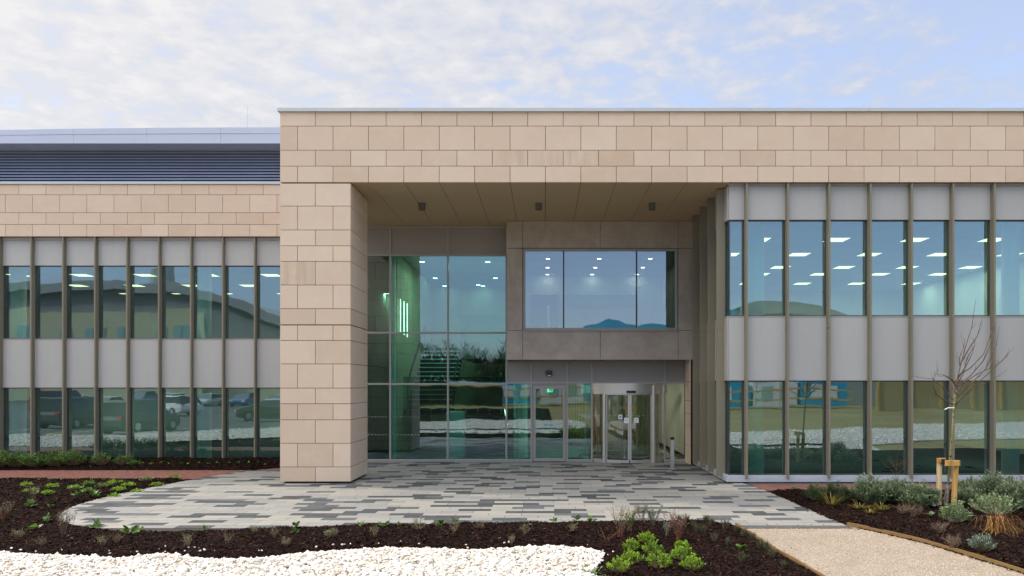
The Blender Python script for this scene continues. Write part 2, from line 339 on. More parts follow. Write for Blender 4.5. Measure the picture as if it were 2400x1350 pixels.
def pip(X, Y, poly):
    c = np.zeros(X.shape, bool); n = len(poly)
    for i in range(n):
        x1, y1 = poly[i]; x2, y2 = poly[(i+1)%n]
        if y1 == y2: continue
        c ^= ((y1 > Y) != (y2 > Y)) & (X < (x2-x1)*(Y-y1)/(y2-y1)+x1)
    return c
def sdist(X, Y, poly):
    d = np.full(X.shape, 1e9); n = len(poly)
    for i in range(n):
        x1, y1 = poly[i]; x2, y2 = poly[(i+1)%n]; dx, dy = x2-x1, y2-y1; L = dx*dx+dy*dy+1e-12
        t = np.clip(((X-x1)*dx+(Y-y1)*dy)/L, 0, 1); d = np.minimum(d, (X-x1-t*dx)**2+(Y-y1-t*dy)**2)
    d = np.sqrt(d); return np.where(pip(X, Y, poly), -d, d)
BRICK_L = [(-60,19.55),(-60,21.75),(-6.5,21.75),(-6.75,21.6)]+[p for p in left_edge if p[1] > 19.6 and p[0] < -7]+[(left_edge[12][0]-.1,19.55)]
BRICK_R = [(5.30,17.5),(60,17.5),(60,18.62),(5.15,18.62)]
def vnoise(X, Y, s, seed=0):
    x = X*s+seed*17.3; y = Y*s+seed*9.1; xi = np.floor(x).astype(int); yi = np.floor(y).astype(int); fx = x-xi; fy = y-yi
    def h(a, b): 
        v = np.sin(a*127.1+b*311.7+seed*74.7)*43758.5453; return v-np.floor(v)
    fx = fx*fx*(3-2*fx); fy = fy*fy*(3-2*fy)
    return (h(xi,yi)*(1-fx)+h(xi+1,yi)*fx)*(1-fy)+(h(xi,yi+1)*(1-fx)+h(xi+1,yi+1)*fx)*fy
def mulch_d(X, Y):
    d = np.minimum(np.minimum(sdist(X, Y, PAVE), sdist(X, Y, PATH)), np.minimum(sdist(X, Y, GRAV_L), sdist(X, Y, GRAV_R)))
    d = np.minimum(d, sdist(X, Y, [(4.6,17.5),(60,17.5),(60,19.3),(4.6,19.3)]))
    return np.minimum(d, sdist(X, Y, BRICK_L))
def mulch_z(X, Y, d=None):
    if d is None: d = mulch_d(X, Y)
    t = np.clip((d+0.10)/0.30, 0, 1); t = t*t*(3-2*t)
    t2 = np.clip(d/1.1, 0, 1)
    return -0.035+t*(0.085+0.05*t2+0.035*(vnoise(X,Y,1.7,1)-.5)+0.03*(vnoise(X,Y,6,2)-.5))
def mz(x, y): return float(mulch_z(np.array([x]), np.array([y]))[0])

def grid(name, x0, x1, y0, y1, step, zf, keep, mt):
    nx = int((x1-x0)/step)+1; ny = int((y1-y0)/step)+1
    X, Y = np.meshgrid(np.linspace(x0, x1, nx), np.linspace(y0, y1, ny)); X = X.ravel(); Y = Y.ravel()
    Z = zf(X, Y); k = keep(X, Y)
    I = np.arange(nx*ny).reshape(ny, nx); Q = np.stack([I[:-1,:-1], I[:-1,1:], I[1:,1:], I[1:,:-1]], -1).reshape(-1, 4)
    Q = Q[k[Q].any(1)]; u, inv_ = np.unique(Q, return_inverse=True)
    return npmesh(name, np.stack([X, Y, Z], 1)[u], inv_.reshape(-1, 4), mt, smooth=True)
g = MB(); g.add([(-900,-900,-.06),(900,-900,-.06),(900,900,-.06),(-900,900,-.06)], [(0,1,2,3)]).build('ground', mat('field_ground'))
tag(bpy.data.objects['ground'], 'olive brown field and verge around the site', kind='structure')
o = grid('mulch_bed', -16.2, 12.5, 7.5, 24.55, .06, mulch_z, lambda X, Y: mulch_d(X, Y) > -0.10, mat('mulch_soil')); tag(o, kind='structure')
o = MB().box(-60, -16.0, 21.8, 24.5, -.05, .03).box(12.4, 60, 9.5, 17.45, -.05, .03).box(-14.4, 12.4, 7.0, 7.6, -.05, .05).build('outer_bed', mat('mulch_soil')); tag(o, kind='structure')
MB().prism(GRAV_L, -.05, -.002).prism(GRAV_R, -.05, -.004).build('gravel_ground', mat('gravel_sheet')); tag(bpy.data.objects['gravel_ground'], kind='structure')
MB().prism(PATH, -.05, -.006).build('gravel_path', mat('path_gravel')); tag(bpy.data.objects['gravel_path'], kind='structure')
MB().prism(BRICK_L, -.05, .004).prism(BRICK_R, -.05, .02).build('brick_path', mat('brick_paver')); tag(bpy.data.objects['brick_path'], kind='structure')
o = MB().box(5.15, 60, 18.63, 19.05, -.05, .012).build('slate_strip', mat('slate_chip')); tag(o, kind='structure')
o = MB().add([(-120,-90,-.03),(-14.5,-90,-.03),(-14.5,4,-.03),(-19,9.7,-.03),(-25,12.6,-.03),(-38,14,-.03),(-120,15,-.03)], [tuple(range(7))]).build('car_park', mat('asphalt')); tag(o, kind='structure')

o = MB().box(-13, .5, -30, -4.2, -.05, -.02).build('dark_bed', mat('mulch_soil')); tag(o, kind='structure')
# plaza paving, laid in running bond, each stone its own face group, clipped to the outline
def clip(poly, x0, x1, y0, y1):
    def cut(p, f, inter):
        out = []
        for i in range(len(p)):
            a, b = p[i-1], p[i]; ia, ib = f(a), f(b)
            if ib:
                if not ia: out.append(inter(a, b))
                out.append(b)
            elif ia: out.append(inter(a, b))
        return out
    ix = lambda X: (lambda a, b: (X, a[1]+(b[1]-a[1])*(X-a[0])/(b[0]-a[0])))
    iy = lambda Y: (lambda a, b: (a[0]+(b[0]-a[0])*(Y-a[1])/(b[1]-a[1]), Y))
    for f, it in ((lambda q: q[0] >= x0, ix(x0)), (lambda q: q[0] <= x1, ix(x1)), (lambda q: q[1] >= y0, iy(y0)), (lambda q: q[1] <= y1, iy(y1))):
        poly = cut(poly, f, it)
        if not poly: return []
    return poly
pv = MB(); RW, BL, GAP = .25, .64, .009; prev = {}
row = 0; y = 13.04
while y < 24.05:
    x = -11 + (BL/2 if row % 2 else 0) + (.11 if row % 5 == 3 else 0); k = 0; cur = {}
    while x < 6:
        key = round((x+BL/2)/(BL/2)); near = prev.get(key-1, 0)+prev.get(key+1, 0)+prev.get(key, 0)
        pdark = .33
        if cur.get(key-2): pdark = .22
        dark = random.random() < pdark
        cur[key] = 1 if dark else 0
        tn = random.choice((.06, .12, .2)) + random.uniform(-.03, .03) if dark else random.uniform(.3, 1)
        c = clip(PAVE, x+GAP/2, x+BL-GAP/2, y+GAP/2, y+RW-GAP/2)
        if len(c) >= 3:
            ar = abs(sum(c[i-1][0]*c[i][1]-c[i][0]*c[i-1][1] for i in range(len(c))))/2
            if ar > .002:
                full = ar > (BL-GAP)*(RW-GAP)*.999
                q = [(x+GAP/2,y+GAP/2),(x+BL-GAP/2,y+GAP/2),(x+BL-GAP/2,y+RW-GAP/2),(x+GAP/2,y+RW-GAP/2)] if full else c
                zz = random.uniform(-.0008, .0008)
                pv.prism(q, -.02, zz, tn)
        x += BL; k += 1
    prev = cur; y += RW; row += 1
o = pv.build('plaza_paving', mat('paving_stone')); tag(o, kind='structure')
MB().prism(PAVE, -.05, -.006).build('paving_bed', mat('paving_joint')); tag(bpy.data.objects['paving_bed'], kind='structure')
# slotted drain between paving and path
dr = MB(); dr.box(3.46, 5.42, 13.18, 13.20, -.02, .006).box(3.46, 5.42, 13.02, 13.04, -.02, .006)
for i in range(98): dr.box(3.47+i*.02, 3.478+i*.02, 13.04, 13.18, -.02, .004)
o = dr.build('drain_grating', mat('lamp_grey')); tag(o, 'long steel drain grating where the paving meets the tan gravel path', 'drain')
# timber edging boards
def board(pts, label, h0=-.05, h1=.085, w=.035):
    b = MB()
    for a, c in zip(pts[:-1], pts[1:]):
        a = Vector((*a, 0)); c = Vector((*c, 0)); d = (c-a).normalized(); n = Vector((-d.y, d.x, 0))*w/2
        q = [(a-n), (c-n), (c+n), (a+n)]; q = [(v.x, v.y) for v in q]
        if sum(q[i-1][0]*q[i][1]-q[i][0]*q[i-1][1] for i in range(4)) < 0: q = q[::-1]
        b.prism(q, h0, h1+random.uniform(-.008, .008))
    o = b.build('edging_board', mat('edging_wood')); tag(o, label, 'edging', 'timber edging boards of the gravel path')
rp = catmull([(5.42,13.28),(5.75,12.6),(6.08,11.75),(6.25,10.9),(6.42,9.9),(6.62,8.0),(6.75,6)], 3)
board(rp, 'timber edging board along the right side of the tan gravel path', h1=.055)
board(catmull([(3.42,13.25),(3.47,12.2),(3.5,11.3),(3.62,9.8),(3.7,6)], 3), 'timber edging board along the left side of the tan gravel path, mulch behind it', h1=.05)

# mulch chips: tens of thousands of bark pieces, one uncountable cover
def scatter(n, x0, x1, y0, y1, dfun, dmin):
    X = rng.uniform(x0, x1, n); Y = rng.uniform(y0, y1, n); d = dfun(X, Y); k = d > dmin; return X[k], Y[k], d[k]
def shards(X, Y, Z, L, W, T, tilt):
    n = len(X); a = rng.uniform(0, 2*np.pi, n); e = rng.normal(0, tilt, n)
    ux = np.cos(a)*np.cos(e); uy = np.sin(a)*np.cos(e); uz = np.sin(e); vx = -np.sin(a); vy = np.cos(a); r = rng.normal(0, .5, n); vz = np.sin(r)
    C = np.stack([X, Y, Z], 1); U = np.stack([ux, uy, uz], 1)*L[:, None]/2; V = np.stack([vx*np.cos(r), vy*np.cos(r), vz], 1)*W[:, None]/2
    N = np.zeros((n, 3)); N[:, 2] = T
    pts = np.stack([C-U-V*.6, C+U*.9-V, C+U+V*.5, C-U*.7+V, C+N+V*.1-U*.2], 1).reshape(-1, 3)
    b = (np.arange(n)*5)[:, None]
    Fc = np.concatenate([b+np.array([[0,1,4]]), b+np.array([[1,2,4]]), b+np.array([[2,3,4]]), b+np.array([[3,0,4]])], 1).reshape(-1, 3)
    return pts, Fc
PTS = []; FCS = []; TN = []; off = 0
for (n, x0, x1, y0, y1) in ((62000,-9.8,7,9.3,13.6),(42000,-16,-6,13.3,19.7),(34000,5.2,12.4,9.5,17.6),(11000,-18,-6.6,21.7,24.5),(1500,-1,3.7,8,9.4)):
    X, Y, d = scatter(n, x0, x1, y0, y1, mulch_d, -.035)
    kk = ~((X > 3.3) & (X < 5.5) & (Y > 12.95) & (Y < 13.5)); X, Y, d = X[kk], Y[kk], d[kk]
    far = np.clip((Y-10)/10, 0, 1)
    L = rng.uniform(.025, .075, len(X))*(1+.4*far); W = rng.uniform(.012, .032, len(X))*(1+.3*far)
    Z = mulch_z(X, Y, d)+rng.uniform(0, .012, len(X)); Z = np.maximum(Z, .003)
    p, f = shards(X, Y, Z, L, W, rng.uniform(.004, .014, len(X)), .35)
    PTS.append(p); FCS.append(f+off); off += len(p); TN.append(np.repeat(rng.beta(2.0, 2.3, len(X)), 4))
o = npmesh('bark_mulch', np.concatenate(PTS), np.concatenate(FCS), mat('mulch_chip'), np.concatenate(TN)); tag(o, 'dark brown bark chips covering the planting beds', 'mulch', kind='stuff')

X = rng.uniform(-9, 6.6, 30000); Y = rng.uniform(9.3, 15, 30000); dp = -np.minimum(sdist(X, Y, PATH), sdist(X, Y, PAVE)); k = (dp > .02) & (rng.random(len(X)) < .35*np.exp(-dp/.07)+.004*(Y < 13.2)); X, Y = X[k], Y[k]
p, f = shards(X, Y, np.full(len(X), .004), rng.uniform(.015, .05, len(X)), rng.uniform(.008, .02, len(X)), rng.uniform(.003, .008, len(X)), .15)
o = npmesh('stray_bark', p, f, mat('mulch_chip'), np.repeat(rng.beta(2, 2, len(X)), 4)); tag(o, 'stray bark crumbs spilt over the paving and path edges', 'mulch', kind='stuff')
# white limestone pieces
phi = (1+5**.5)/2
ICO = np.array([(-1,phi,0),(1,phi,0),(-1,-phi,0),(1,-phi,0),(0,-1,phi),(0,1,phi),(0,-1,-phi),(0,1,-phi),(phi,0,-1),(phi,0,1),(-phi,0,-1),(-phi,0,1)])/1.9
ICF = np.array([(0,11,5),(0,5,1),(0,1,7),(0,7,10),(0,10,11),(1,5,9),(5,11,4),(11,10,2),(10,7,6),(7,1,8),(3,9,4),(3,4,2),(3,2,6),(3,6,8),(3,8,9),(4,9,5),(2,4,11),(6,2,10),(8,6,7),(9,8,1)])
def stones(X, Y, Z, r):
    n = len(X); a = rng.uniform(0, 2*np.pi, n); S = rng.uniform(.65, 1.3, (n, 1, 3)); S[:, :, 2] *= .75
    V = ICO[None]*S*rng.uniform(.72, 1.2, (n, 12, 1))
    b_ = rng.uniform(0, 2*np.pi, n); ca, sa = np.cos(a)[:, None], np.sin(a)[:, None]; cb, sb = np.cos(b_)[:, None], np.sin(b_)[:, None]
    x = V[..., 0]*cb-V[..., 2]*sb; z = V[..., 0]*sb+V[..., 2]*cb; y_ = V[..., 1]
    x, y_ = x*ca-y_*sa, x*sa+y_*ca
    V = np.stack([x*r[:, None]+X[:, None], y_*r[:, None]+Y[:, None], z*r[:, None]*.85+Z[:, None]], -1).reshape(-1, 3)
    Fc = (ICF[None]+(np.arange(n)*12)[:, None, None]).reshape(-1, 3); return V, Fc
gd = lambda X, Y: -np.minimum(sdist(X, Y, GRAV_L), sdist(X, Y, GRAV_R))
X, Y, d = scatter(44000, -9.6, 2.4, 8.6, 11.9, gd, -.05); r = rng.uniform(.010, .036, len(X))*np.where(rng.random(len(X)) < .08, 1.8, 1)
Z = .012+rng.uniform(0, .05, len(X))*np.clip(d/.2+.3, 0, 1)
Xs, Ys, ds = scatter(1500, -9.6, 1.3, 10.2, 11.9, gd, -.30); k = ds < -.04; Xs, Ys = Xs[k], Ys[k]; kk = rng.random(len(Xs)) < .22; Xs, Ys = Xs[kk], Ys[kk]
X = np.concatenate([X, Xs]); Y = np.concatenate([Y, Ys]); Z = np.concatenate([Z, mulch_z(Xs, Ys)+.015]); r = np.concatenate([r, rng.uniform(.008, .028, len(Xs))])
X2, Y2, _ = scatter(24000, -30, 24, -10, 20, gd, 0); k = ~((X2 > -9.6) & (X2 < 2.4) & (Y2 > 8.6) & (Y2 < 11.9)); X2, Y2 = X2[k], Y2[k]
X = np.concatenate([X, X2]); Y = np.concatenate([Y, Y2]); Z = np.concatenate([Z, np.full(len(X2), .012)]); r = np.concatenate([r, rng.uniform(.025, .06, len(X2))])
V, Fc = stones(X, Y, Z, r); o = npmesh('white_gravel', V, Fc, mat('white_stone'), np.repeat(rng.beta(2.5, 1.3, len(X)), 20)); tag(o, 'rough white limestone pieces in a curving band', 'gravel', kind='stuff')
# loose grit on the path
X, Y, d = scatter(9000, 3.3, 6.9, 9.2, 13.1, lambda a, b: -sdist(a, b, PATH), .02); r = rng.uniform(.003, .009, len(X))
V, Fc = stones(X, Y, np.full(len(X), -.003), r); o = npmesh('path_grit', V, Fc, mat('white_stone'), np.repeat(rng.uniform(0, .5, len(X)), 20)); tag(o, 'small loose grit on the tan path', 'grit', kind='stuff')

# ================================================================== THE BUILDING
B = thing('office_building', (-6.724, 18.87, 0), 'two-storey sandstone clad office building with bronze fins, grey panels and a deep recessed entrance', 'building')
B.location = (0, 18.87, 0); BO = Vector((0, 18.87, 0))
def bb(mb, name, mt, parent=None, **k):       # build in world coordinates, parent to the building
    o = mb.build(name, mat(mt), parent or B, **k)
    if parent is None: o.location = (0, -18.87, 0)
    return o
JG = .0125
def rt(): 
    return min(.99, max(0, random.gauss(.5, .2)))
def panel_face(mb, axis, fixed, u0, u1, z0, z1, uoff, step, sign=1, th=.03, stain=None):
    """one course of stone panels between u0 and u1"""
    k = math.floor((u0-uoff)/step); u = uoff+k*step
    while u < u1-1e-6:
        a, b = max(u, u0), min(u+step, u1); u += step
        if b-a < .03: continue
        t = rt()
        if stain and stain((a+b)/2, (z0+z1)/2): t = 1.5
        g = JG/2
        if axis == 'x': mb.box(a+g, b-g, fixed, fixed+th, z0+g, z1-g, t)
        else: mb.box(fixed-th if sign > 0 else fixed, fixed if sign > 0 else fixed+th, a+g, b-g, z0+g, z1-g, t)
D1 = 18.87; XL, XR = -6.724, 16.5
YC = [262,295.5,352,389.3,427.5]; ZC = [PZ(v, D1) for v in YC]
pyc = [428.5,483,539,576,612.5,668,723.5,761,798,853,909.6,946.3,984,1039,1094.5,1129]; PZC = [PZ(v, D1) for v in pyc]
sw = MB()
for i in range(4):
    panel_face(sw, 'x', D1, XL, XR, ZC[i+1], ZC[i], XL+(.45 if i % 2 else 0), .9,
               stain=(lambda u, z: -1.35 < u < 1.35) if i == 2 else ((lambda u, z: False)))
    panel_face(sw, 'y', XL, D1+.035, 27, ZC[i+1], ZC[i], D1+(.45 if i % 2 else 0), .9, sign=-1)
bb(sw, 'stone_wall', 'stone', bevel=.002)
bb(MB().box(XL+.03, XR, D1+.031, 27, ZC[4]+.03, ZC[0]-.01), 'wall_core', 'joint')
# pillar
PXR, PYB = -4.924, D1+1.82
pl = MB()
for i in range(15):
    z1, z0 = PZC[i], PZC[i+1]; o_ = .45 if i % 2 else 0
    if i in (0, 7): z1 -= .012
    panel_face(pl, 'x', D1, XL, PXR, z0, z1, XL+o_, .9, stain=lambda u, z: i == 4 and u < -6.0)
    panel_face(pl, 'y', PXR, D1+.032, PYB-.032, z0, z1, D1+1.0*0+ (.0 if i % 2 else .0), 1.9, sign=1)
    panel_face(pl, 'y', XL, D1+.032, PYB-.032, z0, z1, D1, 1.9, sign=-1)
    panel_face(pl, 'x', PYB-.03, XL, PXR, z0, z1, XL+o_, .9)
pil = bb(pl, 'pillar', 'stone', bevel=.002)
bb(MB().box(XL+.031, PXR-.031, D1+.031, PYB-.031, .05, ZC[4]), 'pillar_core', 'joint')
bb(MB().box(XL+.12, PXR-.07, D1+.08, PYB-.1, -.02, PZC[-1]-.005), 'pillar_plinth', 'black_plastic')
# coping
cp = MB(); xx = XL-.05
while xx < XR:
    cp.box(xx, min(xx+3.0, XR)-.004, D1-.06, D1+.4, ZC[0]-.004, PZ(252, D1-.06)); xx += 3.0
cp.box(XL-.045, XL+.4, D1+.4, 27, ZC[0]-.003, PZ(252, D1-.06)-.003)
bb(cp, 'coping', 'coping_metal', bevel=.004)
bb(MB().box(XL+.35, XR, D1+.35, 40, 9.2, 9.40), 'roof', 'lamp_grey')
# soffit with open joints
SZ = ZC[4]+.002
sf = MB(); x = -6.274-.9
while x < 4.8:
    a, b = max(x, XL+.02), min(x+.9, 4.72)
    if b-a > .05: sf.box(a+.006, b-.006, D1+.035, 24.3, SZ, SZ+.02, random.random())
    x += .9
bb(sf, 'soffit', 'soffit_panel')
# concrete-coloured box over the entrance
DB = 23.32; bx = MB(); G2 = .012
zt, z1_, z2_, zb = PZ(518.5, DB), PZ(582, DB), PZ(774, DB), PZ(843, DB)
xs = [PX(v, DB) for v in (1187, 1225, 1407, 1589.5, 1625)]
bx.box(xs[0]+G2/2, xs[1]-G2/2, DB, DB+.05, z1_+G2, zt, .5); bx.box(xs[1]+G2/2, xs[2]-G2/2, DB, DB+.05, z1_+G2, zt); bx.box(xs[2]+G2/2, xs[3]-G2/2, DB, DB+.05, z1_+G2, zt); bx.box(xs[3]+G2/2, xs[4], DB, DB+.05, z1_+G2, zt)
bx.box(xs[0]+G2/2, xs[1]-G2/2, DB, DB+.05, z2_, z1_-G2/2); bx.box(xs[3]+G2/2, xs[4], DB, DB+.05, z2_, z1_-G2/2)
bx.box(xs[0]+G2/2, xs[1]-G2/2, DB, DB+.05, zb, z2_-G2); bx.box(xs[3]+G2/2, xs[4], DB, DB+.05, zb, z2_-G2)
bx.box(xs[1]+G2/2, xs[2]-G2/2, DB, DB+.05, zb, z2_-G2); bx.box(xs[2]+G2/2, xs[3]-G2/2, DB, DB+.05, zb, z2_-G2)
bx.box(xs[0]+.003, xs[0]+.05, DB+.052, 24.4, zb, zt)
bx.box(xs[0]+.05, xs[4]-.01, DB+.055, 24.4, zb+.002, zb+.03)
bb(bx, 'projecting_box', 'recess_panel', bevel=.002)
co = MB(); wl_, wr_, wb_, wt_ = xs[1]+.012, xs[3]-.012, z2_+.004, z1_-.004
co.box(xs[0]+.052, wl_, DB+.051, DB+.10, zb+.031, zt-.01).box(wr_, xs[4]-.01, DB+.051, DB+.10, zb+.031, zt-.01).box(wl_, wr_, DB+.051, DB+.10, wt_, zt-.01).box(wl_, wr_, DB+.051, DB+.10, zb+.031, wb_)
bb(co, 'box_backing', 'joint')

def window(x0, x1, z0, z1, d, fw=.05, glassm='office_glass', framem='frame_grey', mull=(), tr=(), depth=.06, label=None, proud=.0, mullm=None, dark_inner=True):
    f = MB(); e = .0
    f.box(x0, x0+fw, d-proud, d+depth, z0, z1).box(x1-fw, x1, d-proud, d+depth, z0, z1).box(x0+fw, x1-fw, d-proud, d+depth, z1-fw, z1).box(x0+fw, x1-fw, d-proud, d+depth, z0, z0+fw)
    o = bb(f, 'window', framem, bevel=.003)
    if label: o['label'] = label
    xs_ = [x0+fw-.005]+[m_ for m_ in mull]+[x1-fw+.005]
    for m_ in mull:
        mo = MB().box(m_-.022, m_+.022, d-.012, d+depth-.01, z0+fw, z1-fw).build('mullion', mat(mullm or framem), o)
    for a, b in zip(xs_[:-1], xs_[1:]):
        g_ = MB(); y_ = d+.025; tx, tz = random.uniform(-.0022, .0022)*(b-a), random.uniform(-.0012, .0012)*(z1-z0)
        g_.add([(a, y_-tx-tz, z0+fw-.005), (b, y_+tx-tz, z0+fw-.005), (b, y_+tx+tz, z1-fw+.005), (a, y_-tx+tz, z1-fw+.005)], [(0,1,2,3)]); g_.build('pane', mat(glassm), o)
    return o
window(wl_+.003, wr_-.003, wb_+.003, wt_-.003, DB+.045, .07, 'box_glass', 'frame_grey', mull=[PX(1321, DB+.05), PX(1492, DB+.05)], proud=.03, mullm='frame_dark', label='wide three-pane window of the projecting box')
bb(MB().box(wl_-.02, wr_+.02, DB-.05, DB+.01, wb_-.035, wb_-.004), 'sill', 'frame_grey')

# --- fin bays -----------------------------------------------------
def fin(x, d0, d1, z0, z1, zj, w=.05, axis='x'):
    b = MB()
    if axis == 'x': b.box(x-w/2, x+w/2, d0, d1, z0, zj-.004).box(x-w/2, x+w/2, d0, d1, zj+.004, z1)
    else: b.box(d0, d1, x-w/2, x+w/2, z0, zj-.004).box(d0, d1, x-w/2, x+w/2, zj+.004, z1)
    bb(b, 'fin', 'fin_bronze', bevel=.004)
def spandrel(x0, x1, z0, z1, d, axis='x'):
    b = MB(); 
    if axis == 'x':
        b.box(x0, x1, d-.035, d+.03, z0+.02, z1-.02).box(x0, x1, d-.05, d+.03, z0, z0+.017).box(x0, x1, d-.05, d+.03, z1-.017, z1)
    else:
        b.box(d-.035, d+.03, x0, x1, z0+.02, z1-.02).box(d-.05, d+.03, x0, x1, z0, z0+.017).box(d-.05, d+.03, x0, x1, z1-.017, z1)
    bb(b, 'spandrel_panel', 'spandrel_grey', bevel=.003)
# right wing
DF, DG = 18.90, 19.09
rz = [PZ(v, DG) for v in (430, 436, 516, 741, 892, 1113)]
fx = [PX(1753, DF)-.025+1.0525*i for i in range(11)]
xc = 4.74
edges = [xc+.0]+fx
ordn = ['first','second','third','fourth','fifth','sixth','seventh','eighth','ninth','tenth','eleventh','twelfth']
for i in range(11):
    a = edges[i]+(.025 if i else .0); b = edges[i+1]-.025
    spandrel(a, b, rz[2], rz[1], DG); spandrel(a, b, rz[4], rz[3], DG)
    window(a, b, rz[3], rz[2], DG, .028, 'office_glass', 'frame_dark')
    window(a, b, rz[5], rz[4], DG, .028, 'office_glass', 'frame_dark')
for x in fx: fin(x, DF, DG+.02, .11, ZC[4]-.005, PZ(768.5, DF))
bb(MB().box(xc-.02, XR, DG-.055, DG+.05, rz[1]+.003, rz[0]-.006), 'head_trim', 'spandrel_grey')
bb(MB().box(xc-.06, XR, DG-.10, DG+.05, rz[5]-.075, rz[5]-.003).box(xc-.09, XR, DG-.15, DG+.05, .03, rz[5]-.079), 'sill', 'sill_metal', bevel=.004)
# return wall of the right wing into the recess
yf = [19.45, 20.48, 21.50, 22.55]; ye = [DG+.03]+yf+[DB-.0]
for i in range(5):
    a = ye[i]+(.025 if i else .0); b = ye[i+1]-.025
    def ret(z0, z1, fm, gm):
        f = MB().box(xc-.01, xc+.05, a, a+.03, z0, z1).box(xc-.01, xc+.05, b-.03, b, z0, z1).box(xc-.01, xc+.05, a+.03, b-.03, z1-.03, z1).box(xc-.01, xc+.05, a+.03, b-.03, z0, z0+.03)
        o = bb(f, 'window', 'frame_dark'); MB().add([(xc+.02, a+.03, z0+.03), (xc+.02, b-.03, z0+.03), (xc+.02, b-.03, z1-.03), (xc+.02, a+.03, z1-.03)], [(3,2,1,0)]).build('pane', mat(gm), o)
    spandrel(a, b, rz[2], rz[1], xc, 'y'); spandrel(a, b, rz[4], rz[3], xc, 'y'); ret(rz[3], rz[2], 0, 'office_glass'); ret(rz[5], rz[4], 0, 'office_glass')
for y_ in yf: fin(y_, xc-.235, xc+.0, .11, SZ-.01, 3.95, axis='y')
bb(MB().box(xc-.08, xc+.0, DG+.052, DB, .03, rz[5]-.003), 'return_sill', 'sill_metal')
# left wing
DSL = 24.42; DFL, DGL = 24.45, 24.64
ls = MB(); yl = [432, 456.5, 498.5, 526, 554.5]; zl = [PZ(v, DSL) for v in yl]; SX = PX(617, DSL)
for i in range(4): panel_face(ls, 'x', DSL, -30, XL+.1, zl[i+1], zl[i], SX+(.45 if i % 2 else 0), .8935)
bb(ls, 'stone_wall', 'stone', bevel=.002)
bb(MB().box(-30, XL+.1, DSL+.031, DSL+.25, zl[4]+.01, zl[0]), 'wall_core', 'joint')
lz = [PZ(v, DGL) for v in (556, 563, 623, 794, 908.5, 1077)]
fl = [PX(72, DFL)+1.0525*i for i in range(-11, 12)]; fl = [x for x in fl if x < -6.9]
for i in range(len(fl)-1):
    a, b = fl[i]+.025, fl[i+1]-.025
    spandrel(a, b, lz[2], lz[1], DGL); spandrel(a, b, lz[4], lz[3], DGL)
    window(a, b, lz[3], lz[2], DGL, .028, 'office_glass', 'frame_dark'); window(a, b, lz[5], lz[4], DGL, .028, 'office_glass', 'frame_dark')
for x in fl: fin(x, DFL, DGL+.02, -.03, zl[4]-.005, PZ(818, DFL))
bb(MB().box(fl[0], fl[-1]+1, DGL-.055, DGL+.05, lz[1]+.003, lz[0]-.002), 'head_trim', 'spandrel_grey')
bb(MB().box(fl[0], -6.9, DGL-.10, DGL+.05, lz[5]-.06, lz[5]-.003).box(fl[0], -6.9, DGL-.14, DGL+.05, -.15, lz[5]-.064), 'sill', 'sill_metal', bevel=.004)
a = fl[-1]+.025
if a < -6.4:
    spandrel(a, -6.3, lz[2], lz[1], DGL); spandrel(a, -6.3, lz[4], lz[3], DGL); window(a, -6.3, lz[3], lz[2], DGL, .028, 'office_glass', 'frame_dark'); window(a, -6.3, lz[5], lz[4], DGL, .028, 'office_glass', 'frame_dark')
# left wing top: ledge, louvre screen, roof edge
bb(MB().box(-30, XL-.03, DSL-.04, 25.2, zl[0]+.003, PZ(425.5, DSL-.04)), 'ledge', 'coping_metal')
DL = 24.95; lz0, lz1 = PZ(425.5, DSL-.04), 10.55
lv = MB(); n = 14
for i in range(n):
    z = lz0+.02+(lz1-lz0)*i/n; h = (lz1-lz0)/n
    lv.add([(-30,DL,z),(XL,DL,z),(XL,DL-.0+.05,z+h*.78),(-30,DL+.05,z+h*.78),(-30,DL+.012,z),(XL,DL+.012,z),(XL,DL+.062,z+h*.78),(-30,DL+.062,z+h*.78)], [(0,1,2,3),(7,6,5,4),(3,2,6,7),(4,5,1,0)], .5)
bb(lv, 'louvre_screen', 'louvre_metal')
bb(MB().box(-30, XL, DL+.12, DL+.2, lz0-.1, lz1+.1), 'louvre_backing', 'dark_cavity')
DRF = 24.2; rfb, rfm, rft = PZ(336, DRF), PZ(313.5, DRF), PZ(298.5, DRF)
re_ = MB(); x = PX(517, DRF)
xs2 = [x+2.4*k for k in range(-11, 3)]
for q, w in zip(xs2[:-1], xs2[1:]):
    q2, w2 = max(q, -30), min(w, XL-.004)
    if w2-q2 < .1: continue
    sag = lambda X: -.0016*max(0, -X-9)**2 * .7
    for (za, zb_, pr) in ((rfb, rfm-.005, 0), (rfm+.005, rft, .012)):
        A, Bx = q2+.003, w2-.003
        s0 = sag(A) if za != rfb else 0; s1 = sag(Bx) if za != rfb else 0
        re_.add([(A,DRF-pr,za+s0*.6),(Bx,DRF-pr,za+s1*.6),(Bx,DRF+.04,za+s1*.6),(A,DRF+.04,za+s0*.6),(A,DRF-pr,zb_+s0),(Bx,DRF-pr,zb_+s1),(Bx,DRF+.04,zb_+s1),(A,DRF+.04,zb_+s0)],
                [(0,3,2,1),(4,5,6,7),(0,1,5,4),(1,2,6,5),(2,3,7,6),(3,0,4,7)])
bb(re_, 'roof_edge', 'fascia_metal', bevel=.003)
bb(MB().box(-30, XL-.004, DRF+.041, 36, rfb+.004, rfm-.03), 'roof_soffit', 'louvre_metal')

